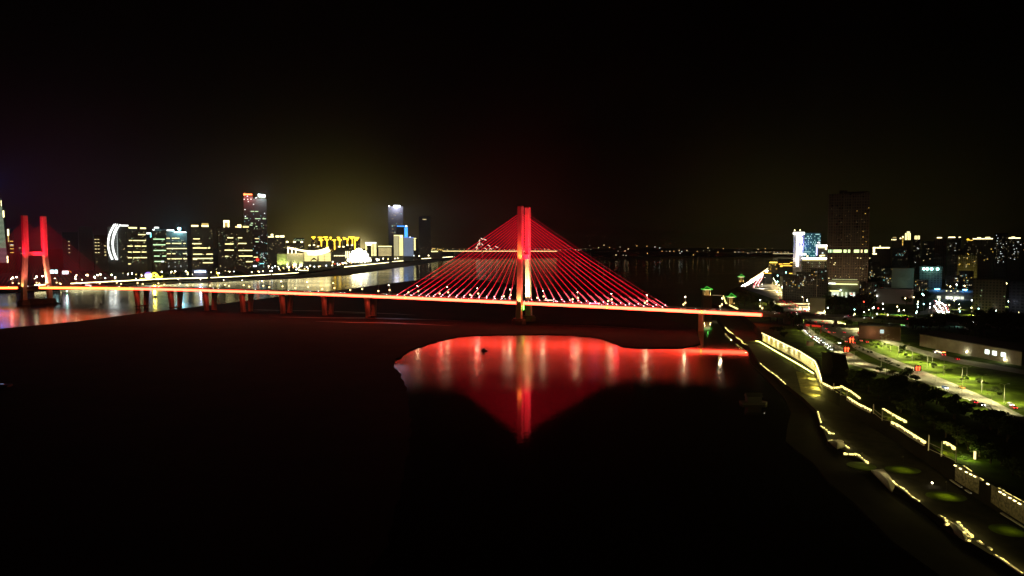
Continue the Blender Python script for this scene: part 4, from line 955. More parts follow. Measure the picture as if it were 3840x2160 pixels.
# ------------------------------------------------------------------ city side: buildings
HOSP = mat("hospital_stone", (.62, .60, .56), .7)
SIGNB = glow("sign_tube_white", (.86, .86, 1), 6, True)
s = Bld("hospital", 2973, 3013, 876, 1200, 14, HOSP, "hospital with a tall sign tower of glowing white characters and a teal windowed wing", roof=False)
s.bar(2971, 3014, 871, 879, glow("roof_white", (1, .96, .92), 5, True), "roof_light", 1.2, 2.5)
for x in (2977, 2997): s.bar(x - 2, x + 2, 861, 866, CY, "roof_lamp", -4)
s.bar(2985.5, 2993.5, 880, 998, glow("tube_cream", (1, .93, .82), 5, True), "light_tube", .8)
for k, ch in enumerate("江西省人民医院"): s.letters(ch, 2997, 3007.5, 882 + k * 10.9, 891.5 + k * 10.9, SIGNB)
s.bar(2995.5, 3009.5, 880, 958, mat("sign_board", (.10, .10, .45), .5), "sign_board", .3, .3)
lamp_light("POINT", (s.lx(3009), -s.dep / 2 - 7, s.lz(918)), 9000, (.30, .28, 1), s.root, 3)
lamp_light("SPOT", (s.lx(2978), -s.dep / 2 - 12, s.lz(1000)), 30000, (1, .9, .85), s.root, 1, Vector((s.lx(2980), -s.dep / 2, s.lz(930))), 90, 1)
wing = mat("teal_wall", (.05, .16, .17), .6)
a, c = s.lx(3013), s.lx(3075); hz_ = s.lz(874)
cube("wing", wing, ((a + c) / 2, 6, hz_ / 2), (c - a, 18, hz_), s.root)
rw = random.Random(5); TEAL = glow("window_teal", (.62, 1, .95), 1.7); TEALD = glow("teal_wash", (.02, .16, .17), .55)
for r_ in range(12):
    y = 879.5 + r_ * 7.2
    for c_ in range(15):
        x = 3016 + c_ * 3.9
        if rw.random() < .58: o = cube("window", TEAL if rw.random() < .7 else TEALD, (s.lx(x + .9), -3.2, s.lz(y)), (1.9 * s.k, .4, 3.1 * s.k), s.root)
lamp_light("SPOT", (s.lx(3040), -40, s.lz(985)), 42000, (.15, .75, .8), s.root, 2, Vector((s.lx(3045), -3, s.lz(915))), 90, 1)
s2 = Bld("annex_block", 3059, 3099, 920, 1150, 12, HOSP, "small annex outlined in white light in front of the hospital wing", group="hospital buildings")
RW = glow("roof_white", (1, .96, .92), 5, True)
s2.bar(3058, 3100, 918.5, 924, RW, "roof_light", .8); s2.bar(3058.5, 3063.5, 924, 958, glow("violet_tube", (.62, .60, 1), 2.4), "light_tube"); s2.bar(3093, 3099, 924, 936, CY, "roof_light"); s2.bar(3067, 3093, 926, 930, CREAM, "window_row")
s2.bar(3064, 3072, 908, 912, RW, "roof_lamp", -5); s2.top(3065, 3071, 911, 920, HOSP, "turret"); s2.bar(3081, 3086, 947, 950, WW, "window"); s2.bar(3078, 3092, 956, 960, BY, "window_row")
s3 = Bld("podium_building", 3006, 3098, 968, 1120, 16, F1, "long low hospital podium with a white lit eave line", group="hospital buildings")
s3.bar(3006, 3099, 966, 971.5, RW, "roof_light", .9); s3.bar(3008, 3098, 976, 977.5, glow("eave_yellow", (1, .85, .3), 1.3), "roof_light"); s3.wins(8, [WG, WW], 980, 1000)
s3.bar(3024, 3030, 958, 962, CY, "roof_lamp"); s3.bar(3072, 3080, 957, 961, CY, "roof_lamp"); s3.bar(3008, 3022, 950, 956, glow("roof_white", (1, .96, .92), 5, True), "roof_lamp")
# unfinished dark tower
DT = facade("tower_shell", (.040, .026, .020), (.014, .011, .011), 3.6, 4.2, .10)
s = Bld("unfinished_tower", 3102, 3252, 730, 1097, 50, DT, "huge dark unfinished tower with one bright lit floor band", roof=False)
for k in range(31): s.band(3102, 3252, 745 + k * 11.2, mat("floor_slab", (.06, .045, .036), .8), 1.2, "floor_slab")
for x in (3103, 3122, 3160, 3188, 3222, 3251): s.bar(x - 1.6, x + 1.6, 732, 1110, mat("floor_slab", (.06, .045, .036), .8), "column", .6, .8)
s.top(3140, 3170, 716, 730, DT, "core"); s.top(3152, 3248, 722, 730, mat("formwork", (.2, .13, .06), .8), "formwork")
LF = glow("lit_floor", (.85, 1, .45), 1.5)
for a, c, m in ((3104, 3108, WG), (3110, 3116, WG), (3118, 3122, WG), (3124, 3155, LF), (3162, 3173, LF), (3178, 3187, LF), (3200, 3219, LF), (3225, 3231, WY), (3238, 3250, LF)): s.bar(a, c, 936, 947, m, "lit_floor", .5)
s.band(3104, 3250, 923, mat("floor_slab", (.11, .08, .07)), 2, "floor_slab")
for x, y in ((3118, 967), (3128, 991), (3132, 985), (3214, 966), (3225, 967), (3258, 967), (3110, 1042)): s.bar(x - 2, x + 2, y - 1.6, y + 1.6, WY, "window")
s.wins(26, [WD, WO, WD], 770, 920); s.wins(30, [WD, WD, WY], 975, 1045)
s.bar(3120, 3216, 1061, 1064, glow("podium_line", (.9, 1, .4), 2.2), "light_band", 3); s.bar(3110, 3136, 1059, 1063, BW, "light_band", 3.2); s.bar(3122, 3216, 1045, 1046.5, glow("podium_dim", (.9, 1, .5), .7), "light_band", 1)
s.bar(3111, 3153, 1087, 1090, BY, "light_band", 3)
for a, c in ((3122, 3150), (3158, 3164), (3173, 3180), (3188, 3196), (3200, 3208)): s.bar(a, c, 1092, 1111, glow("lobby", (.9, 1, .75), .9), "lobby_window", 3)
for x in (3133, 3142, 3203): s.bar(x - 2, x + 2, 1100, 1104, BW, "lobby_lamp", 3.5)
cube("podium", mat("podium_stone", (.14, .15, .11), .7), (s.lx(3165), -s.dep / 2 - 1.3, s.lz(1078)), ((3222 - 3108) * s.k, 2.6, abs(s.lz(1056) - s.lz(1112))), s.root)
lamp_light("POINT", (s.lx(3165), -s.dep / 2 - 9, 6), 4000, (.85, 1, .5), s.root, 1)
for x in (3120, 3200): lamp_light("SPOT", (s.lx(x), -s.dep / 2 - 42, 8), 120000, (1, .72, .35), s.root, 1, Vector((s.lx(x + 20), -s.dep / 2, s.h * .5)), 110, 1)  # added warm spots at the tower foot so its floors show
CG = "dim city blocks inland"
def rb_(x0, x1, yt, Y, m, lab, dep=20, **k): return Bld("city_block", x0, x1, yt, Y, dep, m, lab, group=CG, **k)
s = rb_(3268, 3338, 930, 2000, F2, "block with an L-shaped bright yellow roof light beside the unfinished tower"); s.band(3284, 3334, 929, CY, 3.6, "roof_light"); s.bar(3271, 3282, 927, 931, CY, "roof_light"); s.bar(3272, 3279, 931, 947, CY, "edge_light"); s.bar(3271, 3286, 950, 954, CY, "edge_light"); s.bar(3296, 3300, 921, 924, CY, "roof_lamp")
s = rb_(3340, 3385, 893, 2100, F1, "dim block with a short row of amber roof lamps, second inland"); [s.bar(x, x + 2.4, 897, 900.5, CY, "roof_lamp") for x in (3340, 3346, 3350, 3355)]; s.bar(3344, 3358, 889, 892, glow("roof_dim", (1, .7, .25), .5), "roof_light")
for y in (896, 904, 912, 918): s.bar(3380.5, 3383.5, y - 1.5, y + 1.5, WO, "edge_light")
s.bar(3380, 3384, 886, 893, CY, "roof_lamp", -3); s.bar(3371, 3376, 892, 896, CY, "roof_lamp")
s = rb_(3386, 3412, 902, 2100, F2, "tower crowned by four tall glowing white bars"); s.top(3388, 3412, 874, 902, F2, "crown", 8)
for x in (3392, 3397, 3403.5, 3409): s.bar(x - 1.6, x + 1.6, 875, 899.5, BY, "crown_bar", -5)
s.top(3396, 3408, 868, 874, CREAM, "cap", 6)
s = rb_(3420, 3448, 899, 2050, F3, "tower with four short glowing yellow bars at its top")
for x in (3428, 3433.5, 3439, 3443.5): s.bar(x - 1.3, x + 1.3, 884, 898, BY, "crown_bar", -4)
s.top(3424, 3447, 884, 899, F3, "crown", 8); s.wins(12, [WD, WW, WD], 905, 985)
s = rb_(3345, 3402, 930, 1900, F5, "hazy blue grey block below the crowned towers"); s.wins(16, [WC, WD, WD], 935, 975)
s = rb_(3456, 3500, 905, 2300, F3, "unlit block between the crowned tower and the red slab"); s.wins(10, [WD, WY], 915, 980)
s = rb_(3500, 3546, 895, 1700, F4, "dark red slab with one yellow roof stripe"); s.band(3510, 3528, 891.5, CY, 3, "roof_light")
s = rb_(3549, 3600, 893, 1750, F1, "slab with a dashed yellow roof stripe next to the red slab"); s.band(3552, 3578, 890, CY, 3.2, "roof_light"); s.band(3591, 3598, 890, CY, 2.5, "roof_light"); s.wins(14, [WD, WW], 905, 960)
s = rb_(3612, 3722, 897, 1600, F1, "wide slab with a long stepped orange and yellow roof line"); s.band(3644, 3718, 895.5, CY, 2.6, "roof_light"); s.band(3622, 3630, 898, GOLD, 4, "roof_light"); s.band(3630, 3645, 901, WO, 1.5, "roof_light"); s.band(3660, 3674, 891.5, CY, 1.6, "roof_light"); s.band(3690, 3708, 890.5, CY, 1.6, "roof_light"); s.wins(26, [WD, WD, WO], 906, 975)
s = rb_(3726, 3774, 876, 1500, F3, "tall dark tower speckled with tiny white windows near the frame edge"); s.wins(44, [WD, WD, WW], 882, 985, ww=1.4)
s = rb_(3776, 3826, 896, 1650, F1, "slab with a bright yellow roof line just past the speckled tower"); s.band(3778, 3822, 893, CY, 3, "roof_light"); s.band(3788, 3802, 889, CY, 1.6, "roof_light"); s.wins(22, [WD, WW], 903, 970)
s = rb_(3828, 3880, 905, 1700, F3, "dark block cut by the frame edge"); s.wins(10, [WD, WO], 912, 960)
OL = facade("olive_wall", (.26, .23, .10), (.05, .045, .03), 3.4, 3.4)
s = rb_(3590, 3664, 957, 1400, OL, "olive lit block with dotted yellow windows below the roof line slab"); s.wins(24, [WY, WD, WO], 962, 1000); lamp_light("SPOT", (0, -45, 4), 22000, (1, .85, .25), s.root, 2, Vector((0, -10, 24)), 100, 1)
s = rb_(3562, 3605, 942, 1500, F2, "dark block with a pale parapet beside the olive block"); s.wins(6, [WD], 950, 990)
s = rb_(3345, 3428, 1006, 1100, mat("pale_wall", (.32, .34, .28), .8), "pale long block with a greenish front, mid city", 16); lamp_light("POINT", (0, -22, 22), 800, (.75, 1, .7), s.root, 1)
s = rb_(3448, 3534, 1001, 1080, F2, "dark block carrying four glowing cyan discs", 16)
for x in (3465, 3478, 3494, 3516):
    b = MB(); b.ball((s.lx(x), -s.dep / 2 - .9, s.lz(1008)), 1.9); b.obj("disc_lamp", glow("disc_cyan", (.45, 1, .85), 11), s.root)
lamp_light("POINT", (s.lx(3490), -18, s.lz(1008)), 4500, (.35, 1, .8), s.root, 1)
s = rb_(3288, 3427, 1083, 960, mat("grey_wall", (.30, .28, .26), .8), "long grey low building left of the blue shop signs", 16); lamp_light("POINT", (-10, -26, 6), 600, (1, .8, .6), s.root, 1)
s = rb_(3486, 3655, 1088, 1050, mat("shop_wall", (.24, .26, .25), .75), "lit shop building with two blue neon signs on its roof", 16)
for a, c in ((3506, 3528), (3612, 3630)):
    s.bar(a, c, 1083, 1093, glow("neon_blue", (.12, .62, 1), 7), "neon_sign", -2); s.bar(a + 3, c - 2, 1085, 1091, glow("neon_white", (.8, 1, 1), 9), "neon_sign", -1.4)
    lamp_light("POINT", (s.lx((a + c) / 2), -12, s.lz(1085)), 3200, (.1, .4, 1), s.root, 1)
s.bar(3486, 3650, 1094, 1104, mat("shop_canopy", (.10, .10, .10)), "canopy", 1.5, 3)
for a, c in ((3518, 3532), (3550, 3578), (3581, 3604), (3606, 3618)): s.bar(a, c, 1110, 1125, glow("shop_window", (.95, 1, .80), 1.1 if a != 3518 else 1.1), "shop_window", .4)
for x in (3558, 3571, 3590): s.bar(x - 3, x + 3, 1113, 1120, glow("shop_lamp", (1, 1, .9), 4), "shop_lamp", .6)
for x in (3553, 3570, 3594): s.bar(x - 2, x + 2, 1089, 1091.5, CY, "roof_lamp")
lamp_light("POINT", (s.lx(3580), -20, 5), 2400, (.95, 1, .8), s.root, 1)
s = rb_(3652, 3775, 1048, 800, F1, "plain grey mid-rise behind the street lamp at the frame side", 18); s.wins(5, [WG, WD], 1070, 1110); lamp_light("POINT", (6, -25, 9), 700, (1, .85, .5), s.root, 1)
s = rb_(3788, 3870, 1056, 800, F2, "bluish mid-rise cut by the frame edge", 18); lamp_light("POINT", (-4, -22, 14), 700, (.75, .8, 1), s.root, 1)
s = rb_(3228, 3384, 1221, 585, mat("brown_wall", (.24, .14, .09), .85), "low reddish brown wall-like shed behind the road bend", 14); s.bar(3308, 3322, 1233, 1246, glow("shed_window", (.75, .95, .9), .9), "window"); lamp_light("POINT", (-6, -12, 6), 900, (1, .6, .35), s.root, .6)
s = rb_(3040, 3098, 1118, 760, mat("kerb_shed", (.3, .27, .22), .8), "narrow pale shed along the inner pavement of the riverside road", 5)
s = rb_(2880, 2916, 985, 2100, F1, "low block with amber floodlights at the end of the riverside road"); s.band(2886, 2914, 984, glow("amber_flood", (1, .70, .08), 3.4), 4, "roof_light"); s.wins(10, [WO], 990, 1010)
s = rb_(2918, 2972, 972, 1900, F2, "block with broken amber light rows beside the hospital sign tower")
for a, c, y in ((2920, 2934, 990), (2937, 2962, 989), (2926, 2970, 996), (2962, 2972, 984), (2925, 2935, 999)): s.band(a, c, y, glow("amber_row", (1, .55, .06), 2.6), 2.4)
s = rb_(2862, 2896, 1022, 1500, F3, "low dark block with one amber window row by the riverside road", 12); s.band(2866, 2893, 1024, glow("amber_row", (1, .55, .06), 2.6), 2.4)
s = rb_(2952, 2998, 1020, 1300, F3, "low dark block with twin amber window rows below the hospital", 12); s.band(2960, 2972, 1025, glow("amber_row", (1, .55, .06), 2.6), 2.8); s.band(2976, 2996, 1023, glow("amber_row", (1, .55, .06), 2.6), 2.8)
s = rb_(2925, 2946, 1036, 1250, mat("pale_wall", (.32, .34, .28)), "small pale block under the amber rows", 10)
for i, (x0, x1, yt, Y, lab) in enumerate([(2986, 3040, 1022, 1000, "dark low-rise hiding the foot of the hospital sign tower"), (3040, 3103, 1010, 990, "dark low-rise before the white lit podium"), (2936, 2986, 1034, 1020, "dark low-rise beside the small pale block"), (3258, 3300, 985, 1500, "dim block just inland of the unfinished tower"), (3300, 3346, 1000, 1300, "dark block inland of the unfinished tower, second"), (3430, 3484, 1050, 1060, "dark block below the cyan discs"), (3226, 3290, 1060, 950, "dark block at the foot of the unfinished tower"), (3546, 3596, 1034, 1300, "dark block above the shop signs"), (3596, 3652, 1018, 1300, "dark block below the olive block")]):
    s = rb_(x0, x1, yt, Y, F3, lab, 14); s.wins(18, [WD, WD, WW, WY, WO, WC], yt + 5, yt + 60)
# long warehouse with three lit windows
A, Bq = ground(3448, 1297, RZ), ground(3830, 1372, RZ)
wdir = (Bq - A); wl = wdir.length; wdir.normalize(); nrm = Vector((wdir.y, -wdir.x, 0)); 
if nrm.dot(Vector((-1, 0, 0))) < 0: nrm = -nrm
for d in (-370, -425, -480): lamp_light("SPOT", bl(d, -30, -10 + dz(d)) + Vector((0, 0, 0)), 5200, (.85, 1, .62), bridge, .5, bl(d, -13, dz(d) - 1), 110, 1)  # added greenish spots so the overpass fascia shows, no fixtures
wt = thing("warehouse", A, "long low warehouse with three white lit windows beside the slip road", "building", None, math.atan2(wdir.y, wdir.x))
sgn = 1 if (Matrix.Rotation(-math.atan2(wdir.y, wdir.x), 3, "Z") @ nrm).y > 0 else -1
b = MB(); b.box((wl / 2, -sgn * 14, 4.6), (wl, 28, 9.2)); b.obj("wall", mat("warehouse_wall", (.40, .36, .24), .8, noise=(.2, .8, 1.1)), wt)
b = MB(); b.loft([[(x, -sgn * yy, z) for yy, z in ((-.6, 9.2), (28.6, 9.2), (28.6, 9.8), (14, 12.2), (-.6, 9.8))] for x in (-.5, wl + .5)]); b.obj("roof", ROOFM, wt)
def wall_u(px): 
    k = ray(px, 1300); k = k.x / k.y
    return (k * A.y - A.x) / (wdir.x - k * wdir.y)
for px in (3703, 3731, 3764):
    u_ = wall_u(px); o = cube("window", glow("warehouse_window", (.88, 1, .92), 2.6), (u_, sgn * .15, 5.2), (3.4, .3, 2.9), wt)
for px, z_ in ((3628, 2.6), (3772, 2.2)):
    u_ = wall_u(px); b = MB(); b.ball((u_, sgn * .5, z_), .42); b.obj("wall_lamp", LENS, wt); lamp_light("POINT", (u_, sgn * 1.4, z_ + .2), 420, (1, 1, .85), wt, .2)
lamp_light("POINT", (wl * .35, sgn * 16, 9), 1500, (1, .9, .45), wt, .4); lamp_light("POINT", (wl * .8, sgn * 18, 9), 1500, (1, .9, .45), wt, .4)
# black pump house
q = ground(3130, 1402, RZ); t = thing("pump_house", q, "pitch black angular pump house on the lawn above the floodlit wall", "building", None, .15)
BLK = mat("black_cladding", (.012, .012, .012), .8)
b = MB(); b.loft([[(x, y, z) for x, z in ((-5.6, 0), (5.8, 0), (5.8, 4.5), (3.6, 12), (-5.6, 12.6))] for y in (-5, 5)]); b.obj("wall", BLK, t)
b = MB(); b.loft([[(x, y, z) for x, z in ((-6.0, 12.6), (3.7, 12.05), (3.8, 12.5), (-6.0, 13.1))] for y in (-5.4, 5.4)]); b.obj("roof", BLK, t)
q = ground(3038, 1297, RZ); t = thing("kiosk", q, "small brown kiosk beside the oncoming lanes", "kiosk")
b = MB(); b.box((0, 0, 1.7), (4.4, 3.4, 3.4)); b.obj("wall", mat("kiosk_wall", (.20, .13, .08)), t); b = MB(); b.box((0, 0, 3.55), (5, 4, .3)); b.obj("roof", mat("kiosk_roof", (.1, .07, .05)), t)

# ------------------------------------------------------------------ bridgehead pavilions with green roofs
GR = mat("glazed_green", (.10, .45, .10), .4); GT = glow("green_roof_glow", (.12, 1, .08), 1.1); CP_ = mat("pavilion_column", (.6, .5, .32), .6)
def pavilion(p, w, h, plinth, label):
    t = thing("pavilion", p, label, "pavilion")
    b = MB(); b.box((0, 0, -plinth / 2), (w * 1.25, w * 1.25, plinth)); b.obj("plinth", mat("plinth_stone", (.08, .06, .04), .8), t)
    for x in (-1, 1):
        for y in (-1, 1):
            b = MB(); b.tube([(x * w * .42, y * w * .42, 0), (x * w * .42, y * w * .42, h * .62)], w * .05, 8); b.obj("column", CP_, t)
    b = MB(); b.box((0, 0, h * .30), (w * .5, w * .5, h * .6)); b.obj("core", mat("pavilion_core", (.34, .22, .10), .7), t)
    b = MB(); b.box((0, 0, h * .64), (w * .95, w * .95, h * .05)); b.obj("eave_light", glow("eave_cream", (1, .85, .45), 2.2), t)
    rings = [[(x * w * r, y * w * r, h * z) for x, y in ((-1, -1), (1, -1), (1, 1), (-1, 1))] for z, r in ((.66, .68), (.70, .66), (.80, .36), (.98, .05), (1.06, .012))]
    b = MB(); b.loft(rings); b.obj("roof", GR, t)
    b = MB(); e = w * .69; zz_ = h * .675; b.tube([(-e, -e, zz_), (e, -e, zz_), (e, e, zz_), (-e, e, zz_), (-e, -e, zz_)], w * .035, 4); b.obj("roof_edge_glow", GT, t)  # added glowing edges stand in for green floodlight on the tiles
    for x in (-1, 1):
        b = MB(); b.tube([(x * w * .66, -w * .66, h * .72), (x * w * .36, -w * .36, h * .82), (0, 0, h * 1.0)], w * .03, 4); b.obj("roof_edge_glow", GT, t)
    for x in (-.42, .42): lamp_light("POINT", (x * w, -w * .62, h * .15), 1100 * (w / 12) ** 2, (1, .72, .3), t, .3)
    lamp_light("POINT", (0, -w * .9, h * 1.15), 350 * (w / 12) ** 2, (.15, 1, .12), t, .5)
    return t
q = at(2650, 1107, 1000); pavilion(q, 9.8, 13, q.z - 1, "green roofed pavilion on a tall dark plinth standing in the water")
q = at(2741, 1140, 930); pavilion(q, 8, 15, q.z - RZ + .3, "green roofed pavilion partly hidden by a big dark tree")
q = at(2779, 1058, 1500); pavilion(q, 9, 18, q.z - RZ + .3, "smaller green roofed gate tower farther up the riverside road")
ROUGH = .18
def walkway_line(name, lab, l, z, m=None, wall=1.2, w=.8, h=.9):
    return light_line(name, lab, "parapet", l, z, w, h, m or STRIP, wall, -.5, ROUGH)
STRIP = glow("wall_strip_light", (1, .80, .24), 2.6, True)
STRIPD = glow("wall_strip_dim", (1, .78, .20), 1.9, True)
walkway_line("garden_wall", "bright curved garden wall winding down beside the tree-hidden pavilion", [(2712, 1110), (2717, 1124), (2722, 1137), (2742, 1147), (2766, 1158)], RZ + .6, w=1.2, h=1.4)
t = walkway_line("footbridge", "thin railing linking the water pavilion to the shore", [(2672, 1106), (2705, 1108)], 20, glow("rail_faint", (1, .8, .4), .35), .8, .3, .4)
light_line('road_parapet', 'parapet with warm broken light dashes along the far riverside road', 'parapet', [(2812, 1052), (2830, 1041), (2850, 1028), (2868, 1015), (2882, 1004)], RZ + 1.5, 1.6, 2.0, glow('dash_warm', (1, .78, .35), 5, True), 1.5, -.6, .9)
# glowing stage tent beside the bridge end
q = ground(2903, 1158, RZ); t = thing("floodlit_monument", q, "brilliant cream floodlit monument among trees at the bridge end", "monument")
b = MB(); b.loft([[(r * x, r * y, z) for x, y in ((-1, -1), (1, -1), (1, 1), (-1, 1))] for z, r in ((0, 3.2), (2, 3.0), (2.2, 1.8), (9, 1.2), (11, .5))]); b.obj("obelisk", mat("monument_stone", (.75, .7, .58), .6), t)
for a_ in (0, 2.1, 4.2):
    b = MB(); b.ball((4.5 * math.cos(a_ - 1.2), 4.5 * math.sin(a_ - 1.2), .6), .5); b.obj("floodlight", LENS, t); lamp_light("POINT", (5.2 * math.cos(a_ - 1.2), 5.2 * math.sin(a_ - 1.2), 1.2), 2600, (1, .9, .6), t, .3)

# ------------------------------------------------------------------ floodlit river wall and promenade lights
WALLM = mat("flood_wall_stone", (.50, .45, .34), .75, noise=(.9, .35, 1.15), bump=.5)
def wall_poly(base, h, th=.7, lean=0.0):
    b = MB(); b.loft([[p + Vector((0, 0, 0)), p + Vector((th, 0, 0)), p + Vector((th, 0, hh)), p + Vector((lean, 0, hh))] for p, hh in zip(base, h)]); return b
wb = [ground(2858, 1278, 4.0), ground(2930, 1316, 4.0), ground(3000, 1353, 4.0), ground(3056, 1392, 4.0)]
t = thing("river_wall", wb[0], "long floodlit stone river wall with a bright light line along its top and foot", "wall")
o0 = wb[0].copy(); loc = [p - o0 for p in wb]
wall_poly(loc, [7.3] * 4).obj("wall", WALLM, t)
b = MB(); b.strip([p + Vector((-.55, 0, 7.25)) for p in loc], .5, .3); b.obj("light_strip", glow("wall_strip_hot", (1, .84, .36), 4, True), t)
b = MB(); b.strip([p + Vector((.2, 0, 7.5)) for p in loc], 1.0, .4); b.obj("coping", PAVE, t)
for i in range(3):
    for k in range(4):
        q = loc[i].lerp(loc[i + 1], (k + random.uniform(.2, .8)) / 4)
        lamp_light("SPOT", q + Vector((-1.8, -.5, 8.0)), 15000, (1, .86, .45), t, .25, q + Vector((0, 0, 3)), 95, 1)
foot = [ground(2836, 1281, 4), ground(2848, 1283, 4), ground(2925, 1328, 4), ground(2995, 1368, 4), ground(3052, 1403, 4)]
b = MB(); b.strip([p - o0 + Vector((-.3, 0, .55)) for p in foot], .5, .45); b.obj("light_strip", glow("foot_strip", (.95, .95, .22), 7, True), t)
for i in range(4):
    for k in range(3):
        qq = foot[i].lerp(foot[i + 1], (k + random.random()) / 3) - o0; lamp_light("POINT", qq + Vector((-1.0, -.4, 1.3)), random.uniform(400, 1300), (1, .92, .16), t, .2)
# planted slope below the wall
vine = MB(); rv = random.Random(11)
for i in range(4):
    for k in range(150):
        q = foot[i].lerp(foot[i + 1], rv.random()) - o0 + Vector((-rv.random() ** 1.5 * 7, 0, rv.uniform(-.1, .35)))
        a = Vector((rv.uniform(-.8, .8), rv.uniform(-.8, .8), rv.uniform(-.1, .25))); b_ = Vector((-a.y, a.x, rv.uniform(-.1, .3)))
        vine.add([q - a, q + b_, q + a, q - b_], [(0, 1, 2, 3)])
o = vine.obj("ground_cover", LEAF2, None, o0); o["kind"] = "stuff"
cn = [ground(3056, 1392, 4.0), ground(3068, 1418, 4.0), ground(3086, 1470, 3.6)]
t = thing("corner_wall", cn[0], "short end of the floodlit wall turning towards the water, washed yellow", "wall"); o0 = cn[0].copy(); loc = [p - o0 for p in cn]
wall_poly(loc, [7.3, 7.0, 5.6]).obj("wall", WALLM, t)
b = MB(); b.strip([p + Vector((-.5, 0, hh)) for p, hh in zip(loc, (7.2, 6.9, 5.5))], .45, .3); b.obj("light_strip", glow("wall_strip_hot", (1, .84, .36), 4, True), t)
for k in range(4):
    q = loc[0].lerp(loc[2], (k + .5) / 4); lamp_light("SPOT", q + Vector((-3.2, -1, 7.6)), 24000, (1, .82, .28), t, .3, q + Vector((-.5, 0, 1)), 85, 1)
struct(MB().prism(xy([(2985, 1392), (3052, 1405), (3082, 1476), (3052, 1492), (3004, 1470)], 3.05), 2.6, 3.1).obj("lit_bank_patch", mat("lit_slope_tone", (.13, .12, .05), .9, noise=(.4, .5, 1.2), bump=.5)))  # paler yellowish patch strengthens the pool of light on the slope
for x, y, e_ in ((3046, 1420, 4000), (3064, 1455, 7000), (3062, 1482, 6000)):
    qq = ground(x, y, 3.1) - o0; lamp_light("POINT", qq + Vector((0, 0, 1.8)), e_, (1, .84, .16), t, .3)
# upper promenade light lines (above the bank) and stepped landings
def seg(label, l, z=RZ, m=None, wall=1.6, w=.9, h=.75): return walkway_line("lit_parapet", label, l, z, m or STRIP, wall, w, h)
seg("lit parapet running from the corner wall to the first landing", [(3085, 1436), (3118, 1453), (3148, 1451)], RZ + .5)
seg("lit parapet behind the first landing posts", [(3153, 1447), (3190, 1468), (3222, 1492)], RZ + .5, h=.8)
seg("long lit parapet between the first and second landing", [(3177, 1489), (3215, 1513), (3264, 1537)], RZ + .4)
seg("lit parapet behind the second landing posts", [(3309, 1532), (3350, 1556), (3395, 1580)], RZ + .5, h=.8)
seg("longest lit parapet below the second landing", [(3342, 1582), (3366, 1594), (3410, 1623), (3465, 1656)], RZ + .4, h=.9)
seg("short lit parapet above the planted corner", [(3540, 1657), (3560, 1667), (3578, 1680)], RZ + .8, h=.9)
def frame(label, pxs, hpx, z=RZ):
    p0 = ground(*pxs[0], z); t = thing("landing_frame", p0, label, "railing")
    for a in pxs:
        q = ground(*a, z) - p0; k = ground(*a, z).y / F; b = MB(); b.box(q + Vector((0, 0, hpx * k / 2)), (.32, .32, hpx * k)); b.obj("post", CONC, t)
    for f in (.12, .5):
        b = MB(); b.strip([ground(*a, z) - p0 + Vector((0, 0, hpx * f * ground(*a, z).y / F)) for a in pxs], .14, .14); b.obj("rail", STEEL, t)
    c = ground(*pxs[len(pxs) // 2], z) - p0
    lamp_light("POINT", c + Vector((3, 4, 2.6)), 900, (1, .70, .22), t, .3); return t
frame("landing frame of three posts beside the corner wall", [(3126, 1465), (3152, 1482), (3176, 1490)], 28)
frame("landing frame of three posts halfway down the promenade", [(3275, 1551), (3308, 1577), (3343, 1584)], 36)
frame("landing frame of three pale posts beside the planted corner", [(3481, 1689), (3530, 1712), (3584, 1735)], 60)
# bright planted corner
q0 = ground(3620, 1722, RZ + .4); items = []
for k, (x, y) in enumerate([(3595, 1705), (3612, 1712), (3630, 1718), (3645, 1722), (3605, 1722), (3622, 1728)]):
    q = ground(x, y, RZ - .5); o = bpy.data.objects.new("shrub", None); COL.objects.link(o); o.location = q - Vector((0, 0, .6)); o.scale = (.30, .30, .20)
    link("stem", TREES[k % 4][0], o); link("crown", TREES[k % 4][1], o); tag(o, f"{nth(k)} bright green shrub of the floodlit planted corner, counted from the posts", "shrub", "shrubs of the planted corner")
q = ground(3655, 1722, RZ + .4); t = thing("light_pillar", q, "glowing cream pillar at the end of the planted corner", "pillar")
b = MB(); b.box((0, 0, 1.5), (.55, .55, 3.0)); b.obj("pillar", glow("pillar_glow", (1, .80, .35), 1.8, True), t); b = MB(); b.box((0, 0, 3.1), (.7, .7, .2)); b.obj("pillar_cap", CONC, t)
for x, y in ((3602, 1716), (3628, 1726)): q = ground(x, y, RZ) ; lamp_light("POINT", q + Vector((0, -1, 2.0)) - ground(3655, 1722, RZ + .4), 700, (.85, 1, .25), t, .2)
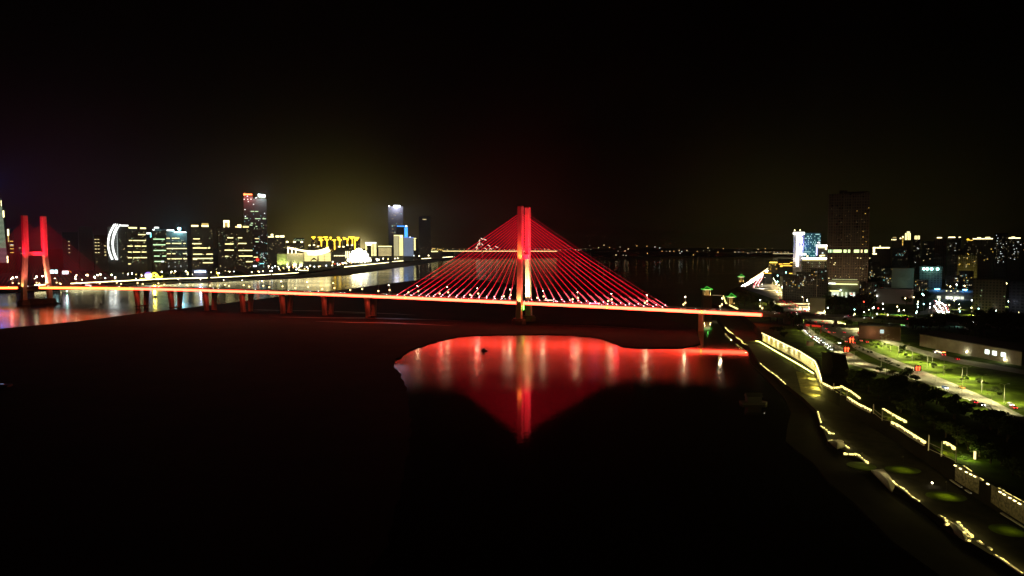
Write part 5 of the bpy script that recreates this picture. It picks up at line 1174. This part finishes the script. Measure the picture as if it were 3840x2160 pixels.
# scalloped wall near the frame corner
wb = [p + Vector((-1.3, -.3, 0)) for p in [ground(3592, 1800, 5), ground(3640, 1830, 5), ground(3700, 1862, 5), ground(3760, 1905, 5), ground(3860, 1968, 5)]]
t = thing("promenade_wall", wb[0], "tall promenade wall with yellow scallops of light near the frame corner", "wall"); o0 = wb[0].copy(); loc = [p - o0 for p in wb]
wall_poly(loc, [6.0] * 5).obj("wall", mat("old_wall_stone", (.22, .20, .14), .8, noise=(1.1, .35, 1.2), bump=.5), t)
for px, e_ in ((3598, 1.6), (3618, 1.2), (3640, 1.0), (3657, .8), (3672, .3), (3692, .7), (3722, 1.0), (3768, 1.6), (3784, 1.2), (3806, 1.6), (3824, 1.2), (3842, 1.2)):
    u_ = float(np.interp(px, [3592, 3640, 3700, 3760, 3860], [0, 1, 2, 3, 4])); i = min(3, int(u_)); q = loc[i].lerp(loc[i + 1], u_ - i)
    b = MB(); b.box(q + Vector((-.65, 0, 5.75)), (.4, .9, .25)); b.obj("wall_washer", glow("washer_lens", (1, .84, .35), 5), t)
    lamp_light("SPOT", q + Vector((-.75, -.1, 5.75)), 1300 * e_, (1, .78, .20), t, .06, q + Vector((-.15, 0, 1.5)), 62, .7)
for i, (x0, y0, x1, y1) in enumerate(((3612, 1745, 3640, 1765), (3672, 1790, 3684, 1797), (3742, 1828, 3762, 1838), (3765, 1842, 3850, 1888))):
    seg(f"{nth(i)} short bright strip on top of the scalloped wall, counted from the planted corner", [(x0, y0), (x1, y1)], RZ + .1, STRIPD, .6, .35, .25)
# railing lines below the scalloped wall
for i, l in enumerate((((3565, 1798), (3605, 1825)), ((3622, 1836), (3640, 1848)), ((3755, 1922), (3800, 1950), (3850, 1980)))):
    seg(f"{nth(i)} thin pale handrail below the scalloped wall", l, 4.2, glow("rail_pale", (1, .92, .7), .5), .3, .12, .12)
# lower water-edge lights
LW = 3.4
ROUGH = .75
def low(label, l, m=None, w=.7, h=.6):
    t = walkway_line("quay_light", label, l, LW, m or STRIPD, .5, w, h); pp = pts(l, LW)
    for a, c in zip(pp, pp[1:]):
        q = a.lerp(c, .5) - pp[0]; lamp_light("POINT", q + Vector((1.2, .8, LW + 1.3)), (330 if m is STRIP else 200) * min(2, (c - a).length / 6 + .3), (1, .80, .22), t, .15)
    return t
low("water edge light below the bridge end, upper piece", [(2719, 1227), (2730, 1240), (2750, 1252)], STRIP, .9, .7)
low("water edge light below the bridge end, lower piece", [(2760, 1264), (2778, 1275), (2784, 1286), (2803, 1293)], STRIPD, .9, .7)
low("long water edge light opposite the floodlit wall", [(2850, 1362), (2880, 1388), (2910, 1408), (2945, 1440)], STRIP, .6, .6)
low("upright water edge light at the promenade bend", [(3066, 1543), (3071, 1560), (3078, 1582)], STRIP, .4, .5)
low("slanted water edge light below the bend", [(3076, 1596), (3095, 1608), (3108, 1622), (3130, 1625)], STRIP)
low("water edge light around the small lit stair", [(3105, 1651), (3140, 1650), (3162, 1655)], STRIP)
low("tiny water edge light below the small stair", [(3166, 1667), (3184, 1681)], STRIP)
low("water edge light with a kink above the broad lit stair", [(3163, 1699), (3182, 1701), (3214, 1702), (3238, 1722), (3254, 1736)], STRIP)
low("chain of water edge lights below the broad lit stair", [(3335, 1796), (3360, 1815), (3395, 1838), (3420, 1862), (3448, 1878)], STRIP, .5, .5)
low("curved water edge light near the bottom", [(3521, 1930), (3540, 1940), (3553, 1962), (3545, 1966)], STRIPD)
low("water edge light beside the dark slot", [(3590, 1955), (3605, 1972), (3625, 1992), (3645, 2010)], STRIPD)
low("water edge light facing the dark slot", [(3600, 2008), (3618, 2020), (3638, 2026)], STRIPD)
low("small lone water edge light", [(3668, 2026), (3686, 2038)], STRIPD, .4, .4)
low("last small water edge light dot", [(3706, 2050), (3718, 2058)], STRIPD, .4, .4)
low("water edge light running out at the frame corner", [(3730, 2078), (3765, 2100), (3800, 2125), (3835, 2150)], STRIPD, .35, .4)
def stair(label, poly, e):
    pp = pts(poly, LW); c = sum(pp, Vector()) / len(pp); t = thing("lit_stair", c, label, "stairs")
    b = MB()
    for k in range(5):
        f = 1 - k * .14; b.prism([((p.x - c.x) * f, (p.y - c.y) * f) for p in pp], k * .25 if k else -.3, k * .25 + .25)
    b.obj("tread", PAVE, t); lamp_light("POINT", (1.5, 1.0, 5), e, (1, .82, .34), t, .3)
stair("small lit stair platform at the water edge", [(3108, 1654), (3158, 1652), (3170, 1672), (3140, 1682), (3122, 1668)], 700)
stair("broad pale stair platform lit at the water edge", [(3266, 1765), (3312, 1760), (3340, 1792), (3355, 1822), (3345, 1845), (3300, 1800)], 950)
stair("dim stone slope by the dark slot near the bottom", [(3560, 1955), (3600, 1985), (3645, 2022), (3620, 2028), (3580, 1998)], 420)
# lawns lit by single shielded lamps on the lower promenade
for i, (x, y, e_, lab) in enumerate([(3385, 1762, 620, "shielded lamp lighting the middle oval lawn"), (3548, 1862, 760, "shielded lamp lighting the biggest oval lawn"), (3785, 1990, 260, "shielded lamp lighting the faint lawn near the corner"), (3230, 1747, 160, "shielded lamp lighting the faint lawn by the broad stair"), (3680, 1716, 260, "shielded lamp lighting the lawn past the planted corner")]):
    z_ = 3.0 if i != 4 else RZ; q = ground(x, y, z_); t = thing("garden_lamp", q + Vector((2, 3, 0)), lab, "garden lamp", "garden lamps on the lower promenade")
    b = MB(); b.tube([(0, 0, 0), (0, 0, 4.5), (-1.2, -1.5, 4.7)], .05, 5); b.obj("post", mat("dark_post", (.03, .03, .03)), t)
    b = MB(); b.box((-1.4, -1.8, 4.7), (.5, .5, .14)); b.obj("lamp_head", mat("dark_post", (.03, .03, .03)), t)
    lamp_light("SPOT", (-1.6, -2.2, 4.6), e_ * 2.2, (1, .88, .10), t, .15, (-2, -3, 0), 95, 1)
    w_ = 5.5; b = MB(); b.prism([(w_ * math.cos(k * .393) * (1, 1.2)[i < 2] , w_ * .9 * math.sin(k * .393)) for k in range(16)], -.3, .08); struct(b.obj("oval_lawn", GRASS, None, q))
q = ground(3495, 1822, 3); t = thing("bollard_lamp", q, "tiny bright white bollard lamp between two oval lawns", "lamp"); b = MB(); b.tube([(0, 0, 0), (0, 0, .9)], .08, 6); b.obj("post", PALE, t); b = MB(); b.ball((0, 0, 1.1), .25); b.obj("lens", LENS, t)
# faint waterside shed
q = ground(2825, 1505, 1.5); t = thing("houseboat", q, "barely visible moored houseboat with a gabled roof in the dark", "boat")
b = MB(); b.prism([(-7, -3), (6, -3), (8, 0), (6, 3), (-7, 3)], -1.8, -.2); b.obj("hull", mat("boat_hull", (.08, .07, .07)), t)
b = MB(); b.box((0, 0, 1.4), (8, 4.6, 3.2)); b.obj("cabin", mat("boat_cabin", (.07, .065, .06)), t)
b = MB(); b.loft([[(x, y, z) for y, z in ((-2.8, 3.0), (2.8, 3.0), (0, 5.0))] for x in (-4.6, 4.6)]); b.obj("roof", mat("boat_roof", (.09, .085, .08)), t)
lamp_light("POINT", (5, -4, 3), 5, (1, .9, .7), t, .2)

# ------------------------------------------------------------------ small boats
def boat(px, py, label, L=7.0, tall=2.5):
    q = ground(px, py, 0); t = thing("small_boat", q, label, "boat", "small boats on the river")
    b = MB(); b.loft([[(x, y * w, z) for y, z in ((-1, .9), (-.7, -.2), (.7, -.2), (1, .9))] for x, w in ((-L / 2, .8), (0, 1.15), (L * .35, .9), (L / 2, .1))]); b.obj("hull", mat("boat_hull", (.08, .07, .07)), t)
    b = MB(); b.box((-L * .1, 0, 1.5), (L * .4, 1.5, 1.5)); b.obj("cabin", mat("boat_dark", (.05, .05, .05)), t); b = MB(); b.tube([(-L * .1, 0, 2.2), (-L * .1, 0, 2.2 + tall)], .06, 5); b.obj("mast", mat("boat_dark", (.05, .05, .05)), t); return t
boat(1816, 1316, "small dark boat floating in the red reflection", 6); boat(217, 1138, "small dark boat just off the far pylon foundation", 14)
boat(583, 1112, "tiny boat on the amber lit water between two piers", 7); boat(380, 1140, "tiny boat amid the pale reflections left of the first pier", 5)
q = ground(251, 1102, 0); t = thing("channel_buoy", q, "channel buoy with a green white light beyond the bridge", "buoy"); b = MB(); b.tube([(0, 0, -.5), (0, 0, 1), (0, 0, 4.5)], [1.4, 1.2, .2], 8); b.obj("float", mat("buoy_paint", (.1, .3, .12)), t); b = MB(); b.ball((0, 0, 5.4), .9); b.obj("lens", glow("buoy_lens", (.55, 1, .85), 20), t); lamp_light("POINT", (0, 0, 7.5), 9000, (.4, 1, .8), t, .4)
q = ground(8, 1450, .8); t = thing("moored_barge", q, "edge of a moored barge with a faint blue rail light at the frame edge", "boat")
b = MB(); b.box((-4, 0, .6), (18, 5, 1.6)); b.obj("hull", mat("boat_hull", (.08, .07, .07)), t); b = MB(); b.box((-3, -2.6, 2.3), (12, .12, .25)); b.obj("rail_light", glow("rail_blue", (.25, .35, .6), .8), t); b = MB(); b.box((-6, 0, 2.6), (8, 3, 2.4)); b.obj("cabin", mat("boat_cabin", (.07, .065, .06)), t)

# ------------------------------------------------------------------ road lamps, masts, signals
def along(l, z=Zr):
    pp = pts(l, z); cum = [0]
    for a, c in zip(pp, pp[1:]): cum.append(cum[-1] + (c - a).length)
    def f(sv):
        i = max(0, min(len(pp) - 2, next((j for j in range(len(cum) - 1) if cum[j + 1] >= sv), len(pp) - 2)))
        u_ = (sv - cum[i]) / max(1e-6, cum[i + 1] - cum[i]); d = pp[i + 1] - pp[i]
        return pp[i].lerp(pp[i + 1], u_), math.atan2(d.y, d.x)
    return f, cum[-1]
def road_lamp(px, pytop, pybase, label, e, col=(1, .78, .34), lit=True, arm=-1, z=RZ):
    q = ground(px, pybase, z); k = q.y / F; h = (pybase - pytop) * k
    t = thing("road_lamp", q, label, "street lamp", "street lamps on the city side")
    b = MB(); b.tube([(0, 0, 0), (0, 0, h * .95), (arm * .6, 0, h), (arm * 1.6, 0, h * 1.01)], [.16, .1, .07, .06], 6); b.obj("post", PALE, t)
    b = MB(); b.box((arm * 2.0, 0, h * 1.01 + .08), (1.1, .4, .16)); b.obj("lamp_head", PALE, t)
    if lit:
        e *= 2.6
        b = MB(); b.ball((arm * 2.0, -.1, h * 1.01 - .25), .3 + .28 * k, 0, 8, 5, .7); b.obj("lens", LENS, t)
    lamp_light("SPOT", (arm * 2.2, -.6, h * 1.0 - .5), e * 8, col, t, .25, (arm * (3.4 if arm < 0 or lit else 8), -1.2, 0), 138 if arm < 0 or lit else 108, .7)
    if not lit:
        b = MB(); b.tube([(0, 0, h * .95), (-arm * .6, 0, h), (-arm * 1.6, 0, h * 1.01)], .06, 5); b.box((-arm * 2.0, 0, h * 1.01 + .08), (1.1, .4, .16)); b.obj("added_arm", PALE, t); lamp_light("SPOT", (-arm * 2.2, -.6, h - .5), e * 7, col, t, .25, (-arm * 4.5, -.6, 0), 138, .7)  # added second arm and spot even out the road light
    return t
for i, (px, yt, yb, e, c, w) in enumerate([(2918, 1094, 1140, 5200, (1, .76, .34), "warm lamp in the road beside the monument"), (3032, 1128, 1160, 4200, (1, .9, .6), "warm lamp at the end of the pale shed"), (2976, 1084, 1118, 4200, (1, .76, .34), "warm lamp along the outer kerb of the riverside road, fourth out"), (2953, 1077, 1106, 4200, (1, .76, .34), "warm lamp along the outer kerb of the riverside road, third out"), (2938, 1072, 1098, 4200, (1, .76, .34), "warm lamp along the outer kerb of the riverside road, second out"), (2914, 1066, 1090, 4200, (1, .76, .34), "warm lamp along the outer kerb of the riverside road, first out"), (2940, 1053, 1080, 2600, (1, .9, .7), "white lamp before the low amber block"), (2962, 1060, 1085, 2600, (1, .9, .7), "white lamp in the dark lot below the hospital"), (3020, 1054, 1090, 2600, (1, .76, .34), "lone warm lamp left of the unfinished tower foot"), (2871, 1041, 1072, 1800, (1, .88, .7), "dazzling large lamp beside the busy far road"), (2862, 1066, 1082, 2600, (1, .9, .7), "small lamp below the dazzling lamp")]):
    road_lamp(px, yt, yb, w, e, c)
for i, (px, yt, yb) in enumerate([(3236, 1238, 1268), (3310, 1262, 1303), (3397, 1291, 1328), (3496, 1328, 1367), (3625, 1375, 1419)]):
    road_lamp(px, yt, yb, f"{nth(i)} tall plain lamp post on the green verge, counted from the road bend", [2200, 2200, 2200, 2200, 2200][i], (1, .93, .38), False, -1)
f_, n_ = along([(3075, 1192), (3140, 1210), (3215, 1232), (3275, 1262), (3340, 1326), (3420, 1360), (3500, 1394), (3600, 1438), (3700, 1484), (3800, 1530)], RZ)
sv = 4; i = 0
while sv < n_:
    p_, a_ = f_(sv); k = p_.y / F; px = 1920 + F * p_.x / p_.y; py = HOR + (CAMZ - RZ) / k
    road_lamp(px, py - 9.5 / k, py, f"{nth(i)} added slender lamp post along the main road kerb, counted from the overpass", 2400, (1, .90, .42), False, -1); sv += 25; i += 1  # row added to light the main road evenly
f_, n_ = along([(2996, 1226), (3048, 1268), (3112, 1316), (3200, 1366), (3330, 1396), (3446, 1432), (3540, 1470), (3660, 1520), (3800, 1580)], RZ)
sv = 3; i = 0
while sv < n_:
    p_, a_ = f_(sv); k = p_.y / F; px = 1920 + F * p_.x / p_.y; py = HOR + (CAMZ - RZ) / k
    road_lamp(px, py - 8.5 / k, py, f"{nth(i)} added dark lamp post along the oncoming lanes kerb, counted from the overpass", 1000, (1, .90, .42), False, 1); sv += 27; i += 1  # row added so the oncoming lanes are lit
f_, n_ = along([(3072, 1180), (3012, 1140), (2955, 1110), (2915, 1084), (2900, 1056)], RZ)
sv = 8; i = 0
while sv < n_:
    p_, a_ = f_(sv); k = p_.y / F; px = 1920 + F * p_.x / p_.y; py = HOR + (CAMZ - RZ) / k
    road_lamp(px, py - 10 / k, py, f"{nth(i)} added warm lamp of the kerb row beyond the overpass, counted away from it", 1700, (1, .76, .34)); sv += 52; i += 1  # row added to brighten the road past the overpass
for i, (px, yt, yb, e) in enumerate([(3268, 1192, 1214, 900), (3333, 1197, 1216, 900), (3401, 1198, 1218, 900), (3472, 1201, 1218, 500), (3264, 1160, 1185, 900), (3377, 1160, 1180, 600), (3597, 1207, 1222, 350)]):
    road_lamp(px, yt, yb, f"{nth(i)} cyan white lamp in front of the dark tree row", e, (.45, 1, .9))
for i, (px, yt, yb, e, lab) in enumerate([(3246, 1170, 1198, 2200, "tall glowing yellow lamp above the tree row"), (3396, 1163, 1184, 1500, "yellow lamp behind the brown shed"), (3318, 1158, 1178, 1200, "twin warm lamp by the dark lot"), (3665, 1160, 1182, 2600, "yellow lamp burning inside a bright yellow tree"), (3738, 1116, 1135, 1500, "warm lamp at the foot of the grey mid-rise"), (3732, 1127, 1148, 1800, "yellow green lamp on the side street"), (3786, 1128, 1150, 2200, "pinkish lamp pair at the frame side"), (3602, 1141, 1160, 900, "greenish lamp beside the jammed side street")]):
    road_lamp(px, yt, yb, lab, e, (1, .85, .25) if i not in (6, 7) else (1, .85, .7))
cmesh = [mast_mesh(6, .55, glow("city_lamp_" + n_, c_, s_), "city_lamp") for n_, c_, s_ in (("white", (.95, 1, .9), 12), ("warm", (1, .8, .35), 12), ("cyan", (.45, 1, .9), 10), ("red", (1, .06, .03), 8))]
rc = random.Random(77); items = []
for k in range(110):
    x = rc.uniform(3080, 3830); y = rc.uniform(1075, 1212) if k > 16 else rc.uniform(1020, 1110)
    if k < 14: x = rc.uniform(2900, 3095)
    p = ground(x, y, RZ); o = link("city_lamp", rc.choices(cmesh, [4, 4, 2, 1])[0], None, p); sc = p.y / 700; o.scale = (sc, sc, 1.2 * sc); items.append((o, x))
autolabel(items, "small city lamp", "near", "street lamp", "small lamps among the city blocks", [(2950, "the amber rows"), (3050, "the hospital podium"), (3170, "the unfinished tower foot"), (3350, "the long grey building"), (3480, "the cyan discs"), (3570, "the blue shop signs"), (3710, "the plain grey mid-rise"), (3800, "the bluish mid-rise")])
q = ground(3060, 1168, RZ); k = q.y / F; t = thing("flag_mast", q, "very tall thin mast rising beside the unfinished tower", "mast"); b = MB(); b.tube([(0, 0, 0), (0, 0, 165 * k)], [.35, .15], 6); b.obj("pole", PALE, t); b = MB(); b.box((0, 0, .4), (1.6, 1.6, .8)); b.obj("base", CONC, t)
q = ground(3325, 1408, RZ); t = thing("utility_pole", q, "thin dark utility pole beside the footpath", "pole"); b = MB(); b.tube([(0, 0, 0), (0, 0, 11)], [.16, .1], 6); b.obj("pole", BARK, t); b = MB(); b.box((0, 0, 10.2), (1.8, .1, .1)); b.obj("crossarm", BARK, t)
ARW = glow("arrow_red", (1, .07, .02), 7)
def arrows(px, py, pyb, label, n=2, sz=18):
    q = ground(px, pyb, RZ); k = q.y / F; t = thing("lane_signal", q, label, "traffic signal", "red arrow lane signals"); zc = at(px, py, q.y).z - RZ
    b = MB(); b.tube([(0, .3, 0), (0, .3, zc)], .12, 6); b.obj("post", PALE, t)
    b = MB(); b.box((0, .25, zc), (26 * k * n / 2, .2, 22 * k)); b.obj("panel", mat("signal_panel", (.02, .02, .02)), t)
    for i in range(n):
        x = (i - (n - 1) / 2) * 10.5 * k; h = sz * k / 2; w = 1.6 * k
        b = MB(); b.add([(x - w, 0, zc - h), (x + w, 0, zc - h), (x + w, 0, zc + h * .25), (x + w * 2.6, 0, zc + h * .25), (x, 0, zc + h), (x - w * 2.6, 0, zc + h * .25), (x - w, 0, zc + h * .25)], [tuple(range(7))])
        b.obj("arrow", ARW, t)
    lamp_light("POINT", (0, -1.6, zc), 160, (1, .05, .03), t, .3)
arrows(3442, 1381, 1400, "pair of red up arrows over the empty away lanes"); arrows(3175, 1310, 1330, "pair of red up arrows on the grass median"); arrows(3193, 1275, 1294, "pair of red up arrows at the tail of the traffic jam")
p0, p1 = ground(3018, 1244, RZ), ground(3078, 1250, RZ); t = thing("sign_gantry", p0, "dim red lit sign gantry spanning the oncoming lanes", "gantry")
for q in (Vector((0, 0, 0)), p1 - p0):
    b = MB(); b.box(q + Vector((0, 0, 3.6)), (.5, .5, 7.2)); b.obj("post", mat("gantry_red", (.35, .03, .03)), t)
b = MB(); b.strip([Vector((0, 0, 7.2)), p1 - p0 + Vector((0, 0, 7.2))], .4, .5); b.obj("beam", mat("gantry_red", (.35, .03, .03)), t)
for f0_, f1_ in ((.05, .3), (.42, .95)):
    b = MB(); b.strip([(p1 - p0) * f0_ + Vector((0, -.3, 6.4)), (p1 - p0) * f1_ + Vector((0, -.3, 6.4))], .15, 1.9); b.obj("sign_panel", glow("panel_red", (1, .04, .02), .55), t)

# ------------------------------------------------------------------ traffic on the city roads
rt = random.Random(21)
def stream(l, gap, rev, lab, group, z=Zr + .12, far=True, start=3, end=0):
    f, n = along(l, z); sv = start; k = 0
    while sv < n - end:
        p, a = f(sv); c = rt.choices(["white", "silver", "black", "grey", "red", "blue", "yellow", "beige"], [5, 4, 4, 3, 1.5, 1.2, .7, 1.5])[0]
        car(p, a + (math.pi if rev else 0), c, f"{nth(k)} car {lab}, {c}", group, far, rt.random() < .15); k += 1; sv += rt.uniform(*gap)
# polylines run away from the viewer
stream([(3232, 1282), (3190, 1262), (3120, 1225), (3060, 1195), (2990, 1150), (2930, 1108), (2880, 1075)], (17, 34), False, "in the outer away lane from the red arrows", "cars driving away on the riverside road", far=False, end=330)
stream([(3205, 1290), (3160, 1268), (3095, 1232), (3035, 1195), (2965, 1150), (2905, 1106), (2850, 1074)], (20, 46), False, "in the inner away lane from the red arrows", "cars driving away on the riverside road", far=False, end=330)
stream([(3175, 1285), (3120, 1255), (3070, 1225), (3010, 1188), (2945, 1150), (2890, 1102)], (30, 70), False, "in the middle away lane from the red arrows", "cars driving away on the riverside road", far=False, end=150)
stream([(3118, 1314), (3080, 1292), (3040, 1262), (3015, 1238), (2990, 1220)], (7, 9), True, "in the oncoming jam by the kiosk", "oncoming cars by the kiosk", Zr + .15, False)
stream([(3126, 1311), (3090, 1288), (3052, 1262)], (9, 16), True, "in the second oncoming lane by the kiosk", "oncoming cars by the kiosk", Zr + .15, False)
stream([(2782, 1073), (2800, 1064), (2832, 1045), (2862, 1026), (2886, 1011)], (22, 34), True, "in the bright oncoming queue of the far road", "oncoming cars on the far road", Zr, "beam")
stream([(2793, 1074), (2812, 1064), (2840, 1046), (2868, 1027), (2889, 1012)], (26, 38), True, "in the inner oncoming queue of the far road", "oncoming cars on the far road", Zr, "beam")
stream([(2842, 1074), (2846, 1060), (2856, 1046), (2872, 1030)], (22, 34), False, "in the red tail light queue of the far road", "cars driving away on the far road", Zr, "beam")
stream([(2826, 1078), (2832, 1064), (2846, 1048), (2866, 1030)], (26, 40), False, "in the inner red queue of the far road", "cars driving away on the far road", Zr, "beam")
stream([(3555, 1172), (3552, 1158), (3545, 1146), (3530, 1136), (3506, 1130)], (6, 8), True, "in the white jam on the side street", "cars jammed on the side street", Zr + .1, "beam")
stream([(3538, 1174), (3534, 1160), (3526, 1148), (3512, 1138)], (6, 8.5), True, "in the second file of the side street jam", "cars jammed on the side street", Zr + .1, "beam")
stream([(3520, 1172), (3514, 1160), (3504, 1148)], (6.5, 9), True, "in the third file of the side street jam", "cars jammed on the side street", Zr + .1, "beam")
def one(px, py, ang, c, lab, z=Zr + .14, van=False): return car(ground(px, py, z), ang, c, lab, "single cars on the near roads", False, van)
rd = math.atan2(*(lambda d: (d.y, d.x))(ground(3458, 1400, Zr) - ground(3640, 1482, Zr)))
one(3605, 1456, rd, "yellow", "yellow taxi driving away alone on the lower road"); one(3543, 1457, rd + math.pi, "blue", "car with bluish headlights approaching on the lower road"); one(3680, 1521, rd + math.pi, "black", "approaching car lighting the road ahead near the footpath bushes"); one(3652, 1511, rd, "black", "dark car showing one red light ahead of the oncoming pair")
one(3787, 1520, rd + math.pi, "white", "white headlight car near the frame edge"); one(3800, 1531, rd, "red", "red tail lit car near the frame edge"); one(3146, 1288, rd + math.pi, "white", "white car parked on the grass median path"); one(3268, 1263, rd, "red", "red lit car on the slip road start"); one(3220, 1251, rd, "red", "red lit car ahead at the road bend"); one(3250, 1285, rd, "red", "car with amber lights on the verge edge")
one(3588, 1349, rd, "red", "red lit car on the slip road past the bus", Zr + .2); one(3505, 1322, rd + math.pi, "grey", "car with greenish headlights on the slip road", Zr + .2)
for px, py, w, e in ((3700, 1532, (-60, 40), 900), (3560, 1466, (-40, 30), 700)):
    q = ground(px, py, Zr + 1.2)
bus(ground(3527, 1330, Zr + .2), rd, "bus with an amber route sign on the slip road", "grey", "warm")
for k, (px, py) in enumerate([(3080, 1168), (3060, 1160), (3098, 1172)]): bus(ground(px - 20, py + 2, Zr + .12), math.atan2(*(lambda d: (d.y, d.x))(ground(2990, 1150, Zr) - ground(3060, 1190, Zr))), f"{nth(k)} bus in the red crowd beyond the overpass", "white", "pink")
for k, (px, py, lab) in enumerate([(3415, 1470, "dark parked cars under the near trees, first"), (3428, 1476, "dark parked cars under the near trees, second"), (3441, 1482, "dark parked cars under the near trees, third")]): one(px, py, rd, "black", f"{nth(k)} dark parked car glinting under the near trees", RZ + .05)

# ------------------------------------------------------------------ trees of the city side
RM = [(2870, "the bridge end"), (2790, "the green pavilion"), (2960, "the monument"), (3100, "the unfinished tower foot"), (3250, "the brown shed"), (3350, "the cyan lamps"), (3480, "the warehouse end"), (3600, "the side street"), (3750, "the frame side"), (3400, "the footpath")]
items = []
TR = [(2792, 1150, 64, 78), (2768, 1150, 40, 50), (2828, 1156, 50, 50), (2888, 1205, 78, 60), (2914, 1208, 66, 54), (2868, 1200, 44, 44), (2976, 1224, 50, 62), (2950, 1206, 40, 44), (2998, 1228, 36, 40), (2928, 1252, 30, 40), (2900, 1246, 22, 30), (2940, 1268, 26, 34)]
for k in range(16): TR.append((3086 + k * 12 + rt.uniform(-5, 5), 1160 + rt.uniform(-6, 4), rt.uniform(38, 58), rt.uniform(40, 62)))
for k in range(11): TR.append((3176 + k * 22 + rt.uniform(-6, 6), 1226 + rt.uniform(-6, 4), rt.uniform(30, 44), rt.uniform(36, 52)))
for k in range(14): TR.append((3420 + k * 16 + rt.uniform(-6, 6), 1232 + rt.uniform(-10, 8), rt.uniform(36, 54), rt.uniform(44, 66)))
for k in range(14): TR.append((3640 + k * 16 + rt.uniform(-6, 6), 1250 + rt.uniform(-24, 14), rt.uniform(50, 80), rt.uniform(56, 84)))
for k in range(10): TR.append((3270 + k * 22 + rt.uniform(-6, 6), 1136 + rt.uniform(-20, 10), rt.uniform(20, 34), rt.uniform(36, 56)))
for k in range(9): TR.append((2992 + k * 13 + rt.uniform(-4, 4), 1122 + rt.uniform(-6, 6), rt.uniform(34, 52), rt.uniform(36, 52)))
for k in range(9): TR.append((3130 + k * 24 + rt.uniform(-6, 6), 1075 + rt.uniform(-30, 6), rt.uniform(18, 30), rt.uniform(30, 46)))
TR += [(3400, 1424, 46, 48), (3432, 1430, 26, 40), (3380, 1416, 28, 36), (3300, 1396, 22, 34), (3346, 1408, 22, 34), (3386, 1322, 30, 30), (3665, 1184, 28, 32), (3437, 1184, 24, 32), (3000, 1245, 24, 34), (3620, 1270, 34, 60), (3560, 1275, 30, 60), (3690, 1290, 34, 60)]
for px, yb, hp, wp in TR:
    q = ground(px, yb, RZ); k = q.y / F; items.append((tree(q, hp * k, wp * k), px))
for k in range(16):
    px = 3210 + k * 42; yb = 1436 + k * 25 + rt.uniform(-14, 14); q = ground(px, yb, RZ); items.append((tree(q, rt.uniform(5, 8), rt.uniform(7, 10)), px))
for k in range(46):
    u_ = rt.random(); px = float(np.interp(u_, [0, .35, 1], [3185, 3380, 3810])); yb = float(np.interp(u_, [0, .35, 1], [1420, 1462, 1640])) + rt.uniform(-8, 34)
    q = ground(px, yb, RZ); items.append((tree(q, rt.uniform(5, 9), rt.uniform(7, 12)), px))
RM += [(3200, "the dark park strip"), (3560, "the lower road verge"), (3680, "the road bend near the corner")]
autolabel(items, "dark city tree", "near", "tree", "trees on the city side", RM)
items = []
for k in range(60):
    u_ = rt.random(); px = np.interp(u_, [0, .3, .6, 1], [3215, 3310, 3480, 3760]); yb = np.interp(u_, [0, .3, .6, 1], [1284, 1316, 1376, 1490]) - rt.uniform(2, 30)
    q = ground(px, yb, RZ); o = bpy.data.objects.new("shrub", None); COL.objects.link(o); o.location = q - Vector((0, 0, .8)); w_ = rt.uniform(.22, .42); o.scale = (w_, w_, rt.uniform(.16, .28)); o.rotation_euler.z = rt.random() * 6
    link("stem", TREES[k % 4][0], o); link("crown", TREES[k % 4][1], o); items.append((o, px))
for k in range(26):
    u_ = rt.random(); px = np.interp(u_, [0, 1], [3090, 3420]); yb = np.interp(u_, [0, 1], [1268, 1404]) + rt.uniform(-8, 6) - 10
    q = ground(px, yb, RZ); o = bpy.data.objects.new("shrub", None); COL.objects.link(o); o.location = q - Vector((0, 0, .8)); w_ = rt.uniform(.18, .3); o.scale = (w_, w_, rt.uniform(.14, .22)); o.rotation_euler.z = rt.random() * 6
    link("stem", TREES[k % 4][0], o); link("crown", TREES[k % 4][1], o); items.append((o, px))
autolabel(items, "green verge shrub", "near", "shrub", "shrubs on the road verges", [(3236, "the road bend"), (3310, "the second plain lamp post"), (3397, "the third plain lamp post"), (3496, "the fourth plain lamp post"), (3625, "the fifth plain lamp post"), (3175, "the median arrows"), (3740, "the lower road end")])

# ------------------------------------------------------------------ haze over the river city
HZ = bpy.data.materials.new("haze"); HZ.use_nodes = True; nt = HZ.node_tree
for n in list(nt.nodes): nt.nodes.remove(n)
ho = nt.nodes.new("ShaderNodeOutputMaterial"); pv = nt.nodes.new("ShaderNodeVolumePrincipled")
pv.inputs["Color"].default_value = (.85, .85, .85, 1); pv.inputs["Density"].default_value = 3e-5; pv.inputs["Anisotropy"].default_value = .7
nt.links.new(pv.outputs[0], ho.inputs["Volume"])
hz = MB().box((0, 7400, 180), (19400, 15600, 366)).obj("haze", HZ); hz["kind"] = "stuff"
